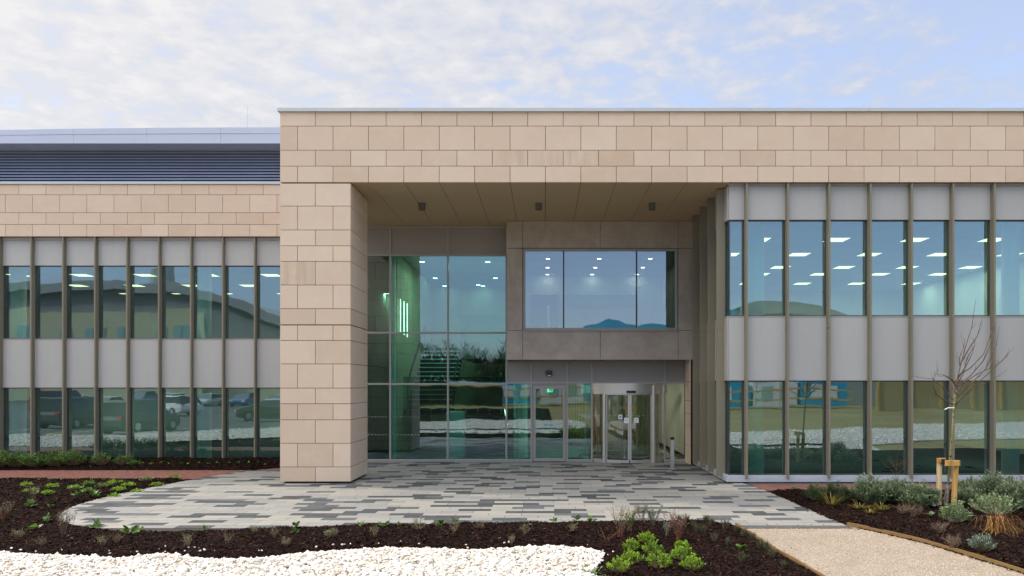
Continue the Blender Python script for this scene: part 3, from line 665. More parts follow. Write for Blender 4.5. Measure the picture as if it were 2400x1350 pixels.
# --- recess curtain wall -------------------------------------------
DC = 24.13
zc_ = [PZ(v, DC) for v in (1078, 900, 780, 598, 533)]
mx_ = [PX(v, DC) for v in (820, 915, 1050, 1187)]
fr = MB(); w = .028
def mull(mb, x, z0, z1, d=DC, ww=w, pr=.05): mb.box(x-ww, x+ww, d-pr, d+.06, z0, z1)
for x in mx_: mull(fr, x, .0, zc_[4]+.03)
for z in zc_[1:4]:
    for a, b in zip(mx_[:-1], mx_[1:]): fr.box(a+w, b-w, DC-.047, DC+.06, z-.03, z+.03)
for a, b in zip(mx_[:-1], mx_[1:]): fr.box(a+w, b-w, DC-.047, DC+.06, 0, zc_[0]+.03); fr.box(a+w, b-w, DC-.047, DC+.06, zc_[4]-.02, zc_[4]+.03)
bb(MB().box(-6.75, mx_[3], DC-.02, DC+.25, zc_[4]+.031, SZ-.01), 'closing_panel', 'recess_metal')
bb(MB().box(-7.0, mx_[0]-w, DC+.0, DC+.3, 0, SZ-.01), 'end_wall', 'recess_metal')
cw = bb(fr, 'curtain_wall', 'frame_grey', bevel=.004)
for a, b in zip(mx_[:-1], mx_[1:]):
    MB().box(a+w, b-w, DC-.01, DC+.03, zc_[3]+.03, zc_[4]-.02).build('spandrel_panel', mat('recess_metal'), cw)
    for z0, z1 in zip(zc_[:3], zc_[1:4]):
        MB().add([(a+w, DC+.01, z0+.03), (b-w, DC+.01, z0+.03), (b-w, DC+.01, z1-.03), (a+w, DC+.01, z1-.03)], [(0,1,2,3)]).build('pane', mat('lobby_glass'), cw)
# entrance screen below the box
ex = [PX(v, DC) for v in (1192, 1245.5, 1329.5, 1387, 1557.5, 1612)]
eh0, eh1 = PZ(897, DC), zb-.03
es = MB()
for x in ex[1:5]: mull(es, x, 0, eh1, pr=.045)
mull(es, ex[5], 0, eh1, pr=.045); 
for a, b in zip([mx_[3]]+ex[1:5], ex[1:6]): es.box(a+w, b-w, DC-.042, DC+.06, eh0-.03, eh0+.03)
for a, b in ((mx_[3], ex[1]), (ex[2], ex[3]), (ex[4], ex[5])): es.box(a+w, b-w, DC-.042, DC+.06, 0, .09)
scr = bb(es, 'entrance_screen', 'frame_grey', bevel=.004)
for a, b in zip([mx_[3]]+ex[1:5], ex[1:6]): MB().box(a+w, b-w, DC-.01, DC+.03, eh0+.03, eh1).build('spandrel_panel', mat('recess_metal'), scr)
for a, b in ((mx_[3], ex[1]), (ex[2], ex[3]), (ex[4], ex[5])):
    MB().add([(a+w, DC+.01, .09), (b-w, DC+.01, .09), (b-w, DC+.01, eh0-.03), (a+w, DC+.01, eh0-.03)], [(0,1,2,3)]).build('pane', mat('lobby_glass' if a < 1 else 'door_glass'), scr)
# swing door
dx0, dx1, dz1 = PX(1250, DC), PX(1325, DC), PZ(905, DC)
dr_ = MB(); fw = .075; dd = DC-.03
dr_.box(dx0, dx0+fw, dd, dd+.06, .015, dz1).box(dx1-fw, dx1, dd, dd+.06, .015, dz1).box(dx0+fw, dx1-fw, dd, dd+.06, dz1-.09, dz1).box(dx0+fw, dx1-fw, dd, dd+.06, .015, .12)
door = bb(dr_, 'door', 'frame_grey', bevel=.004); door['label'] = 'glazed swing door left of the revolving door'
bb(MB().box(ex[1]+w, dx0-.006, DC-.02, DC+.05, 0, eh0-.03).box(dx1+.006, ex[2]-w, DC-.02, DC+.05, 0, eh0-.03).box(dx0-.004, dx1+.004, DC-.02, DC+.05, dz1+.006, eh0-.03), 'door_frame', 'recess_metal')
MB().add([(dx0+fw, dd+.03, .12), (dx1-fw, dd+.03, .12), (dx1-fw, dd+.03, dz1-.09), (dx0+fw, dd+.03, dz1-.09)], [(0,1,2,3)]).build('pane', mat('lobby_glass'), door)
painted('teal_strip', (.16,.42,.44), .4, .4)
MB().box(dx0+fw, dx1-fw, dd+.045, dd+.06, PZ(1008, DC), PZ(1002.5, DC)).build('push_bar', mat('teal_strip'), door)
MB().box(PX(1276, DC), PX(1297, DC), dd+.02, dd+.028, PZ(998, DC), PZ(993.5, DC)).build('door_sticker', mat('teal_strip'), door)
# revolving door
RC = (PX(1472, DC), 25.24); RR = 1.6
def ang(xo): return math.asin(xo/RR)
def arc(a0, a1, n, r=RR): return [(RC[0]+r*math.sin(a0+(a1-a0)*i/n), RC[1]-r*math.cos(a0+(a1-a0)*i/n)) for i in range(n+1)]
def arcband(mb, a0, a1, z0, z1, r0, r1, n=16):
    p = arc(a0, a1, n, r0); q = arc(a0, a1, n, r1)
    for i in range(n):
        A, Bq, C, D = p[i], p[i+1], q[i+1], q[i]
        mb.add([(*A,z0),(*Bq,z0),(*C,z0),(*D,z0),(*A,z1),(*Bq,z1),(*C,z1),(*D,z1)], [(0,1,5,4),(2,3,7,6),(4,5,6,7),(3,2,1,0)]+([(3,0,4,7)] if i == 0 else [])+([(1,2,6,5)] if i == n-1 else []))
am = ang(1.13); ap = ang(.80); zt0, zt1 = PZ(923.5, 23.8), PZ(903, 23.8)
rv = MB(); arcband(rv, -am, am, zt0, zt1, RR, RR-.08, 32); arcband(rv, -am, am, zt1+.0, zt1+.05, RR+.03, RR-.08, 32)
top = arc(-am, am, 32, RR+.02); rv.prism(top, zt1+.05, zt1+.058)
painted('drum_metal', (.62,.60,.57), .34, .5, metal=.65, var=.05)
rev = bb(rv, 'revolving_door', 'drum_metal', smooth=False); rev['label'] = 'curved glass revolving door with a grey drum and header band'
def post(a, rad=.055, z0=0, z1=zt0, nm='post', r=RR-.02): 
    p = arc(a, a, 1, r)[0]; return MB().tube([(*p, z0), (*p, z1+.001)], rad, 16).build(nm, mat('drum_metal'), rev, smooth=False)
post(-ap, .06); post(ap, .07, z1=zt1)
def rail(a0, a1, z0, z1, nm, r0=RR, r1=RR-.05): 
    b = MB(); arcband(b, a0, a1, z0, z1, r0, r1, 12); return b.build(nm, mat('frame_grey'), rev)
def curved_pane(a0, a1, z0, z1, r=RR-.025):
    b = MB(); p = arc(a0, a1, 16, r)
    for i in range(16): b.add([(*p[i], z0), (*p[i+1], z0), (*p[i+1], z1), (*p[i], z1)], [(0,1,2,3)])
    return b.build('pane', mat('door_glass'), rev, smooth=True)
for s_ in (-1, 1):
    rail(s_*ap, s_*am, 0, .12, 'bottom_rail') if s_ > 0 else rail(-am, -ap, 0, .12, 'bottom_rail')
    a0, a1 = (ap, am) if s_ > 0 else (-am, -ap); curved_pane(a0, a1, .12, zt0)
    a0, a1 = (ap*.0+.012, ap-.04) if s_ > 0 else (-ap+.04, -.012)
    lf = MB(); arcband(lf, a0, a1, .01, .10, RR-.04, RR-.09, 12); arcband(lf, a0, a1, zt0-.03, zt0, RR-.04, RR-.09, 12)
    arcband(lf, 0.003*s_ if s_ > 0 else -.036, .036 if s_ > 0 else -.003, .10, zt0-.03, RR-.035, RR-.09, 2)
    e0 = (ap-.055, ap-.035) if s_ > 0 else (-ap+.035, -ap+.055); arcband(lf, e0[0], e0[1], .10, zt0-.03, RR-.04, RR-.09, 2)
    leaf = lf.build('sliding_leaf', mat('drum_metal'), rev)
    a2, a3 = (a0, a1); b = MB(); p = arc(a2, a3, 12, RR-.065)
    for i in range(12): b.add([(*p[i], .1), (*p[i+1], .1), (*p[i+1], zt0-.03), (*p[i], zt0-.03)], [(0,1,2,3)])
    b.build('pane', mat('door_glass'), leaf, smooth=True)
sn = arc(.03, .03, 1, RR+.02)[0]; MB().box(sn[0]-.16, sn[0]+.14, sn[1]-.06, sn[1]+.02, PZ(921, 23.7), PZ(915.5, 23.7)).build('sensor', mat('black_plastic'), rev, bevel=.01)
# inner wings and far side
for a_ in (R(28), R(-62), R(118), R(-152)):
    wv = MB(); c_, s__ = math.cos(a_), math.sin(a_)
    def q(r, off): return (RC[0]+r*s__+off*c_, RC[1]-r*c_+off*s__)
    for (r0, r1, z0, z1) in ((.06, .11, .03, zt0), (1.36, 1.42, .03, zt0), (.11, 1.36, .03, .12), (.11, 1.36, zt0-.08, zt0)):
        wv.prism([q(r0,-.02), q(r1,-.02), q(r1,.02), q(r0,.02)][::-1] if False else [q(r0,-.02), q(r0,.02), q(r1,.02), q(r1,-.02)], z0, z1)
    ww = wv.build('wing', mat('frame_grey'), rev); a, b = q(.11,0), q(1.36,0)
    MB().add([(*a,.12),(*b,.12),(*b,zt0-.08),(*a,zt0-.08)], [(0,1,2,3)]).build('pane', mat('door_glass'), ww)
br = MB(); arcband(br, 1.9, 2*math.pi-1.9, 0, .12, RR, RR-.06, 40); arcband(br, 1.9, 2*math.pi-1.9, zt0, zt1, RR, RR-.06, 40); br.build('rear_drum', mat('frame_grey'), rev)
for a_ in (2.2, 2.75, -2.75, -2.2): post(a_, .035, nm='inner_post')
# notices and stickers on the leaves
painted('paper', (.86,.87,.92), .6, .3); painted('ink', (.12,.12,.14), .7, .2); painted('green_sticker', (.04,.42,.16), .4, .4); painted('blue_sticker', (.05,.25,.75), .4, .4); painted('orange_sticker', (.8,.35,.05), .4, .4); painted('dot_white', (.7,.75,.75), .4, .4)
def on_door(px, py, w_, h_, m_, nm, label, cat, grp=None, lift=0):
    a_ = math.asin((PX(px, 23.72)-RC[0])/RR); p = arc(a_, a_, 1, RR+.004+lift)[0]; z = PZ(py, 23.72)
    t_ = thing(nm, (p[0], p[1], z), label, cat, grp, rz=a_)
    MB().box(-w_/2, w_/2, -.002, .002, -h_/2, h_/2).build('sheet', mat(m_), t_); return t_
def inklines(t_, lines):
    b = MB()
    for (x0, x1, z) in lines: b.box(x0, x1, -.0035, -.0025, z, z+.007)
    b.build('printed_lines', mat('ink'), t_)
t_ = on_door(1468, 985, .155, .165, 'paper', 'notice', 'white paper notice on the left leaf of the revolving door', 'notice', 'paper notices'); inklines(t_, [(-.055,.055,.02),(-.05,.05,-.002),(-.03,.03,-.03)])
t_ = on_door(1490.5, 985, .15, .165, 'paper', 'notice', 'white paper notice on the right leaf of the revolving door', 'notice', 'paper notices'); inklines(t_, [(-.055,.055,.03),(-.04,.04,0),(-.045,.045,-.03)])
t_ = on_door(1453.5, 977, .13, .14, 'dot_white', 'notice', 'square pale sticker with a blue mark left of the two paper notices', 'sticker'); MB().box(-.035,.035,-.0045,-.003,-.03,.03).build('blue_mark', mat('blue_sticker'), t_)
on_door(1469.5, 976.5, .07, .035, 'green_sticker', 'sticker', 'green sticker above the left paper notice', 'sticker'); on_door(1490, 975, .07, .045, 'green_sticker', 'sticker', 'green arrow sticker above the right paper notice', 'sticker')
on_door(1503, 974, .035, .035, 'blue_sticker', 'sticker', 'small blue dot sticker right of the green arrow sticker', 'sticker'); on_door(1497, 975, .03, .03, 'orange_sticker', 'sticker', 'small orange dot sticker beside the green arrow sticker', 'sticker')
dm = MB()
for i in range(14):
    a_ = -am+.04+i*(2*am-.08)/13
    if abs(a_) < .05: continue
    p = arc(a_, a_, 1, RR+.003)[0]; z = PZ(974, 23.72); dm.tube([(p[0], p[1]-.001, z), (p[0], p[1]+.001, z)], .011, 8)
dm.build('manifestation_dots', mat('dot_white'), rev)
def manif(x0, x1, z, d, step, parent_name='manifestation_dots'):
    b = MB(); x = x0
    while x < x1: b.tube([(x, d-.001, z), (x, d+.001, z)], .012, 8); x += step
    bb(b, 'manifestation_dots', 'dot_white')
for z in (PZ(977, DC), PZ(1019, DC)): manif(mx_[0]+.6, mx_[1]-.05, z, DC+.004, .115); manif(mx_[1]+.12, mx_[1]+.95, z, DC+.004, .115)
# black sensor/light over swing door
t_ = thing('wall_light', (PX(1287, DC), DC-.01, PZ(875, DC)), 'small square black wall light on the grey panel above the swing door', 'wall light')
MB().box(-.095, .095, -.14, 0, -.09, .09).build('housing', mat('black_plastic'), t_, bevel=.008); MB().box(-.06, .06, -.142, -.141, -.085, -.065).build('lens', mat('plastic_white'), t_)
# stone return beside the entrance
st = MB(); z = 0.0; hh = [.6,.6,.4,.4,.6,.6,.4]; 
for h_ in hh:
    if z+h_ > zb: h_ = zb-z-.0
    if h_ <= .05: break
    st.box(4.56, 4.6, DB+.0, DC-.06, z+.006, z+h_-.006, rt()); z += h_
st2 = bb(st, 'stone_return', 'stone'); bb(MB().box(4.605, 4.70, DB+.005, DC+.3, 0, zb), 'return_core', 'joint')
# soffit spotlights
spot = None
for i, (px, wd) in enumerate(((989, 'left'), (1262.5, 'middle'), (1528, 'right'))):
    t_ = thing('soffit_spotlight', (PX(px, 21.06), 21.06, SZ), f'grey cylindrical spotlight under the entrance soffit, {wd} one of three', 'spotlight', 'spotlights under the entrance soffit')
    MB().tube([(0,0,-.19),(0,0,0)], .095, 20).build('housing', mat('lamp_grey'), t_); MB().tube([(0,0,-.194),(0,0,-.191)], .07, 16).build('lens', mat('black_plastic'), t_)

# --- interiors (seen through the glass) -----------------------------
def room(x0, x1, y0, y1, z0, z1, wallm='wall_paint', ceilm='ceiling_tile', floorm='carpet', sides=True):
    bb(MB().box(x0, x1, y0, y1, z0-.05, z0), 'floor', floorm); bb(MB().box(x0, x1, y0, y1, z1, z1+.05), 'ceiling', ceilm)
    b = MB().box(x0, x1, y1, y1+.1, z0, z1)
    if sides: b.box(x0-.1, x0, y0, y1+.1, z0, z1).box(x1, x1+.1, y0, y1+.1, z0, z1)
    bb(b, 'inner_wall', wallm)
RCZ = 6.82; LCZ = 6.56
room(4.86, 16.4, DG+.25, 34.5, 3.55, RCZ, 'wall_paint'); room(4.86, 16.4, DG+.25, 33, .12, 2.78, 'wall_paint')
room(-29.5, -7.2, DGL+.25, 38, 3.3, LCZ); room(-29.5, -7.2, DGL+.25, 36, -.02, 2.55)
bb(MB().box(4.86, 16.4, DG+.08, DG+.25, 2.66, 4.2), 'floor_edge', 'joint'); bb(MB().box(-29.5, -7.2, DGL+.08, DGL+.25, 2.45, 4.0), 'floor_edge', 'joint')
bb(MB().box(4.86, 16.4, DG+.08, DG+.25, 6.80, 7.6), 'floor_edge', 'joint'); bb(MB().box(-29.5, -7.2, DGL+.08, DGL+.25, 6.52, 7.4), 'floor_edge', 'joint')
def column(x, y, z0, z1, r=.25): 
    bb(MB().tube([(x, y, z0), (x, y, z1)], r, 28), 'column', 'white_paint', smooth=False)
for x in (5.70, 12.55): column(x, 20.0, .12, 2.78, .21); column(x, 20.0, 3.55, RCZ, .21)
for x in (-11.7, -18.1, -24.6): column(x, 25.55, -.02, 2.55, .23); column(x, 25.55, 3.3, LCZ, .23)
column(-.82, 25.6, 0, 3.2, .24)
room(mx_[0]-.9, -.95, DC+.2, 33.5, .0, 6.9, 'lobby_stone', 'ceiling_tile', 'tread'); room(-.84, 4.55, DC+.2, 33.4, .0, 3.25, 'lobby_stone', 'ceiling_tile', 'tread', sides=False); room(-.84, 4.62, DB+.25, 29, 3.58, 6.78, 'wall_paint')
lw = MB(); z = 0
while z < 6.8:
    for k in range(8): lw.box(-4.95, -4.90, 24.75+k*.9, 24.75+k*.9+.89, z+.005, min(z+.6, 6.89)-.005, random.random())
    z += .6
bb(lw, 'lobby_wall', 'lobby_stone'); bb(MB().box(-5.08, -4.951, 24.6, 32, 0, 6.89), 'lobby_wall_core', 'white_paint')
# stair, landing and balustrade
stt = MB(); stt.box(-4.88, -1.45, 25.7, 26.3, 1.50, 1.65); bb(stt, 'stair_landing', 'dark_door')
fl_ = MB(); no = MB()
for i in range(13):
    z = 1.65+.17*(i+1); y = 26.3+.29*i; fl_.box(-4.86, -3.25, y, y+.31, z-.03, z); fl_.box(-4.86, -3.25, y+.28, y+.30, z, z+.14); no.box(-4.86, -3.25, y-.012, y-.001, z-.03, z+.008)
sto = bb(fl_, 'staircase', 'dark_door'); no.build('nosing', mat('white_paint'), sto)
hr = MB()
for x in (-4.84, -3.22): hr.tube([(x, 26.3, 2.6), (x, 30.1, 4.9)], .03, 8); hr.tube([(x, 26.3, 1.65), (x, 26.3, 2.6)], .025, 8); hr.tube([(x, 30.1, 3.9), (x, 30.1, 4.9)], .025, 8)
hr.build('handrail', mat('dark_door'), sto)
fl2 = MB()
for i in range(9): z = .17*(i+1); y = 28.6-.29*i; fl2.box(-2.9, -1.5, y-.31, y, z-.03, z)
bb(fl2, 'lower_flight', 'dark_door')
bl = MB(); bl.add([(-4.88,25.66,1.45),(-1.45,25.66,1.45),(-1.45,25.66,2.75),(-4.88,25.66,2.75)], [(0,1,2,3)]); bal = bb(bl, 'glass_balustrade', 'clear_glass')
ds_ = MB()
for i in range(9):
    for z in (1.52, 1.62): ds_.tube([(-4.7+i*.4, 25.62, z), (-4.7+i*.4, 25.66, z)], .022, 10)
ds_.build('fixing', mat('steel'), bal); MB().tube([(-4.88,25.66,2.76),(-1.45,25.66,2.76)], .02, 8).build('top_rail', mat('dark_door'), bal)
painted('wood_wall', (.34,.20,.09), .6, .3, var=.25, nscale=3)
wd = MB()
for i in range(34): wd.box(.9+i*.11, .9+i*.11+.09, 30.9, 30.98, 0, 3.24, random.random())
bb(wd, 'timber_slat_wall', 'wood_wall')
bb(MB().box(PX(1045, 24.9), PX(1086, 24.9), 24.9, 25.6, 0, 1.6), 'pier', 'white_paint'); bb(MB().box(-5.04, -4.92, 24.42, 24.58, 0, 6.85), 'wall_nib', 'white_paint')
bb(MB().box(-3.1, -1.0, 27.2, 33, 3.45, 3.9), 'gallery_floor', 'recess_metal'); bb(MB().add([(-3.1,27.2,3.9),(-1.0,27.2,3.9),(-1.0,27.2,5.05),(-3.1,27.2,5.05)], [(0,1,2,3)]), 'upper_balustrade', 'clear_glass')
# inner door and glazed partition upstairs in the box room
bb(MB().box(PX(1245, 28.9), PX(1307, 28.9), 28.86, 28.95, 3.6, 6.0), 'inner_door', 'dark_door'); bb(MB().box(PX(1282, 28.8), PX(1289, 28.8), 28.84, 28.85, 3.9, 5.6), 'vision_panel', 'white_paint')
bb(MB().box(PX(1325, 28.9), PX(1490, 28.9), 28.9, 28.96, 5.55, 6.0), 'partition_head', 'frame_grey')
t_ = thing('meeting_table', (2.0, 24.6, 3.58), 'white table top just inside the wide window of the projecting box', 'table')
MB().box(-.75, .75, -.35, .35, .70, .73).build('table_top', mat('white_paint'), t_)
for sx_ in (-.65, .65):
    for sy_ in (-.28, .28): MB().tube([(sx_, sy_, 0), (sx_, sy_, .70)], .025, 8).build('leg', mat('steel'), t_)
for (cx, cy, cz, sx2) in ((7.5,22.5,2.74,4),(12.5,22.5,2.74,4),(8,28,2.74,6),(13,28,2.74,6),(-10,28,2.5,5),(-16,28,2.5,6),(-23,28,2.5,6),(-12,33,2.5,6),(-20,33,2.5,6),(-2.9,27.0,6.8,2.5),(2.6,28.5,3.2,2.5),(2.6,25.6,3.2,1.6)):  # unseen fill lamps without fittings, added to brighten the rooms
    ld = bpy.data.lights.new('room_fill', 'AREA'); ld.shape = 'SQUARE'; ld.size = sx2*.5; ld.energy = 24 if cz < 2.8 else (46 if cz > 5 else 22); ld.color = (1, .90, .74)
    lo = bpy.data.objects.new('room_fill', ld); link(lo, B); lo.location = (cx, cy-18.87, cz)
# ceiling lights
def lamp_under(t_, w, h):
    ld = bpy.data.lights.new('lamp_glow', 'AREA'); ld.shape = 'SQUARE'; ld.size = w; ld.energy = 9 if w > .5 else (5 if w > .2 else 0.8); ld.color = (1, .88, .70) if w > .2 else (1, .92, .82)
    lo = bpy.data.objects.new('lamp_glow', ld); link(lo, t_); lo.location = (0, 0, -h-.004)
def clight(x, y, z, w, m_, label, grp, nm='ceiling_light', h=.02, cat='ceiling light'):
    t_ = thing(nm, (x, y, z), label, cat, grp)
    MB().box(-w/2-.015, w/2+.015, -w/2-.015, w/2+.015, -h+.002, -.0005).build('frame', mat('frame_grey' if w > .3 else 'white_paint'), t_)
    if m_ != 'unlit_panel': lamp_under(t_, w, h)
    MB().box(-w/2, w/2, -w/2, w/2, -h-.001, -h+.001).build('diffuser', mat(m_), t_)
ro = ['front', 'second', 'third', 'fourth', 'fifth', 'rearmost']
for r_, yy in enumerate((20.1, 22.0, 24.5, 27.2, 28.9, 31.6)):
    for c_ in range(4 if r_ < 2 else 5):
        x = 8.4+2.32*c_-2.32*(r_ in (0, 2, 4) and 1 or 1)+(.25 if r_ % 2 else 0)
        if x < 5.3 or x > 16: continue
        clight(x, yy, RCZ, .6, 'unlit_panel' if r_ == 0 else 'panel_light', f'{"unlit" if r_ == 0 else "lit"} square ceiling panel upstairs in right wing, {ro[r_]} row, {ordn[c_]} from left', 'square ceiling panels upstairs in the right wing')
for r_, yy in enumerate((27.4, 30.3, 33.0)):
    for c_ in range(6):
        x = -19.4+2.33*c_*(1.0)+.35*r_
        clight(x, yy, LCZ, .6 if r_ < 2 else .3, 'panel_light', f'lit ceiling panel upstairs in the left wing, {ro[r_]} row, {ordn[c_]} from the left', 'ceiling panels upstairs in the left wing')
for r_, yy in enumerate((25.1, 27.0, 28.7)):
    for c_, x in enumerate((.115, 1.85, 3.58)):
        clight(x, yy, 6.78, .12, 'downlight', f'small downlight behind the wide box window, {("top", "middle", "bottom")[r_]} row, {("left", "centre", "right")[c_]}', 'downlights behind the wide box window', 'downlight', cat='downlight')
for k, (px, py) in enumerate(((989,612.6),(1020,651),(1042,684),(1143,613),(1161,651),(1121,667),(1132,684))):
    d_ = (6.9-H)*F/(VY-py); d_ = min(d_, 33)
    clight(PX(px, d_), d_, 6.9, .16, 'downlight', ('round lobby downlight straddling the edge of the dark reflection','round lobby downlight second down in the middle glass column','round lobby downlight lowest in the middle glass column','topmost round lobby downlight in the right glass column','rightmost round lobby downlight, second down in the right glass column','round lobby downlight third down in the right glass column','lowest round lobby downlight in the right glass column')[k], 'downlights in the lobby ceiling', 'downlight', cat='downlight')
for k, (px, y0, y1) in enumerate(((938.7,701,781),(947,706,785),(954.5,711,790))):
    d_ = 24.85+.0*k; x = PX(px, d_)
    t_ = thing('pendant_light', (x, d_, PZ(y1, d_)), f'thin vertical light tube hanging in the lobby, {("leftmost", "middle", "rightmost")[k]} of three', 'pendant light', 'vertical light tubes in the lobby')
    hgt = PZ(y0, d_)-PZ(y1, d_); MB().tube([(0,0,0),(0,0,hgt)], .014, 8).build('tube', mat('tube_light'), t_); MB().tube([(0,0,hgt),(0,0,6.9-PZ(y1, d_))], .002, 4).build('wire', mat('steel'), t_)
t_ = thing('light_tube', (PX(1189, 25), 25, PZ(996, 25)), 'slanted thin light tube low behind the lobby glass beside the round column', 'light')
MB().tube([(0,0,0),(-.09,0,.53)], .013, 8).build('tube', mat('tube_light'), t_)
t_ = thing('exit_sign', (PX(1289, 26), 26, PZ(913, 26)), 'green illuminated running-man exit sign seen through the swing door', 'sign')
MB().box(-.1, .1, 0, .02, -.09, .09).build('sign_face', mat('exit_sign'), t_); pm = MB().box(-.02,.02,-.004,-.001,-.06,.02).box(-.05,.03,-.004,-.001,-.01,.005).box(.04,.08,-.004,-.001,-.07,.07); pm.tube([(-.005,-.004,.04),(-.005,-.001,.04)], .016, 8); pm.build('pictogram', mat('plastic_white'), t_)
# small furniture behind the ground-floor glass
t_ = thing('office_chair', (-18.35, 25.6, -.02), 'teal high-backed chair behind the leftmost ground-floor window', 'chair'); painted('teal_fabric', (.02,.28,.25), .8, .2)
MB().box(-.5, .5, -.1, .55, .38, .5).build('seat', mat('teal_fabric'), t_, bevel=.04); MB().box(-.5, .5, .45, .6, .5, 1.35).build('backrest', mat('teal_fabric'), t_, bevel=.06)
for q_ in (-.42, .42): MB().tube([(q_, .0, 0), (q_, .0, .38)], .02, 6).build('leg', mat('steel'), t_); MB().tube([(q_, .5, 0), (q_, .5, .38)], .02, 6).build('leg', mat('steel'), t_)

# --- things on the roof and at the door ------------------------------
t_ = thing('lightning_rod', (PX(580, 26), 26, 10.9), 'thin lightning rod standing on the left wing roof', 'lightning rod'); MB().tube([(0,0,-.1),(0,0,PZ(247, 26)-10.9)], [.012,.006], 6).build('rod', mat('steel'), t_); MB().tube([(0,0,-.1),(0,0,.03)], .03, 8).build('base', mat('steel'), t_)
t_ = thing('roof_camera', (PX(2208, 19.3), 19.3, 9.4), 'small grey camera on the parapet near the right edge', 'camera'); MB().tube([(0,0,0),(0,0,.2)], .03, 8).build('bracket', mat('steel'), t_); MB().tube([(0,0,.17),(0,0,.21),(0,0,.24)], [.05,.06,.02], 12).build('housing', mat('steel'), t_); MB().box(-.09,-.02,-.03,.03,.19,.23).build('arm', mat('steel'), t_)
t_ = thing('access_post', (PX(1575.5, 22.0), 22.0, 0), 'slim steel access post with black reader in front of the entrance', 'bollard')
MB().box(-.055, .055, -.05, .05, 0, .88).build('post', mat('steel'), t_, bevel=.006); MB().box(-.05, .05, -.06, .05, .88, .96).build('card_reader', mat('black_plastic'), t_, bevel=.006); MB().box(-.11, .11, -.09, .09, 0, .012).build('base_plate', mat('steel'), t_)

# ================================================================== PLANTS
def rv3(s=1): return Vector((random.gauss(0, s), random.gauss(0, s), random.gauss(0, s)))
class Leaves:
    def __init__(s): s.v = []; s.f = []; s.t = []
    def leaf(s, p, d, L, W, t, curl=.25, up=None):
        p = Vector(p); d = Vector(d).normalized(); n = (up or Vector((0,0,1)))+rv3(.35); sd_ = d.cross(n)
        if sd_.length < 1e-3: sd_ = d.cross(Vector((1,0,0)))
        sd_.normalize(); n = sd_.cross(d); b = len(s.v)
        m1 = p+d*L*.5+n*L*curl*.25; e = p+d*L-n*L*curl*.35
        s.v += [tuple(p), tuple(m1+sd_*W/2-n*W*.12), tuple(m1-sd_*W/2-n*W*.12), tuple(e), tuple(m1)]
        s.f += [(b,b+1,b+4), (b,b+4,b+2), (b+4,b+1,b+3), (b+2,b+4,b+3)]; s.t += [t]*4
    def rleaf(s, p, d, L, W, t):
        p = Vector(p); d = Vector(d).normalized(); sd_ = d.cross(Vector((0,0,1))+rv3(.3)); sd_.normalize(); n = sd_.cross(d); b = len(s.v)
        s.v.append(tuple(p+d*L*.5+n*L*.02)); K = 9
        for k in range(K):
            a = 2*math.pi*k/K; x = math.cos(a); y = math.sin(a); u = .5-.5*x; cup = .10*W*abs(y)+.14*L*max(0, .1-x*-1)**2*0
            s.v.append(tuple(p+d*L*u+sd_*W*.5*y*(1.1-.35*u)+n*(cup+L*(.12*u-.30*u*u)+random.gauss(0,.008)*L)))
        for k in range(K): s.f.append((b, b+1+k, b+1+(k+1)%K)); s.t.append(min(1, max(0, t+random.uniform(-.12,.12))))
    def blade(s, pts, W, t):
        pts = [Vector(q) for q in pts]; b = len(s.v); n = len(pts)
        for i, q in enumerate(pts):
            d = (pts[min(i+1,n-1)]-pts[max(i-1,0)]).normalized(); sd_ = d.cross(Vector((random.uniform(-.1,.1),.4,1))).normalized(); w_ = W*(1-.85*(i/(n-1))**1.5)
            s.v += [tuple(q-sd_*w_/2), tuple(q+sd_*w_/2)]
        for i in range(n-1): s.f.append((b+2*i, b+2*i+1, b+2*i+3)); s.f.append((b+2*i, b+2*i+3, b+2*i+2)); s.t += [t, t]
    def build(s, name, mt, parent): return npmesh(name, np.array(s.v), np.array(s.f), mt, s.t, parent)
def plant(name, px, py, label, cat, group, zz=None):
    x, y = G(px, py); z = mz(x, y) if zz is None else zz
    return thing(name, (x, y, z-.01), label, cat, group), y/F
def tt(a=.15, b=1): return random.uniform(a, b)
def cushion(T, w, h, n, L, W, mname, up=.6, stemm='twig', nst=18):
    lf = Leaves(); stm = MB(); tips = []
    for i in range(nst):
        a = random.uniform(0, 2*math.pi); r = math.sqrt(random.random()); tip = Vector((math.cos(a)*r*w/2, math.sin(a)*r*w/2, h*(1-.55*r*r)*random.uniform(.75, 1.08)))
        base = Vector((tip.x*.2, tip.y*.2, 0)); mid = (base+tip)/2+Vector((tip.x*.15, tip.y*.15, 0)); stm.tube([base, mid, tip], [.006,.004,.002], 4); tips.append((base, mid, tip))
    per = max(1, n//nst)
    for (b0, m0, t0) in tips:
        for k in range(per):
            f = random.uniform(.16, 1)**.55; p = b0.lerp(m0, f*2) if f < .5 else m0.lerp(t0, f*2-1); p += rv3(L*.25)
            d = Vector((t0.x, t0.y, 0)).normalized()*.5 if t0.length > 0 else Vector(); d = d+Vector((random.gauss(0,.7), random.gauss(0,.7), up+random.gauss(0,.3)))
            lf.leaf(p, d, L*random.uniform(.6,1.2), W*random.uniform(.7,1.2), min(1, max(0, f*.75+random.uniform(-.25,.25))))
    stm.build('stem', mat(stemm), T); lf.build('foliage', mat(mname), T)
def rosette(T, w, n, mname, h=.1):
    lf = Leaves()
    for i in range(n):
        a = random.uniform(0, 2*math.pi); el = random.uniform(.2, 1.2); d = Vector((math.cos(a)*math.cos(el), math.sin(a)*math.cos(el), math.sin(el)))
        p = d*w*.15+Vector((0,0,.01)); lf.rleaf(p+Vector((0,0,h*.3*random.random())), d, w*random.uniform(.3,.5), w*random.uniform(.22,.4), tt(.0,.9))
    lf.build('foliage', mat(mname), T)
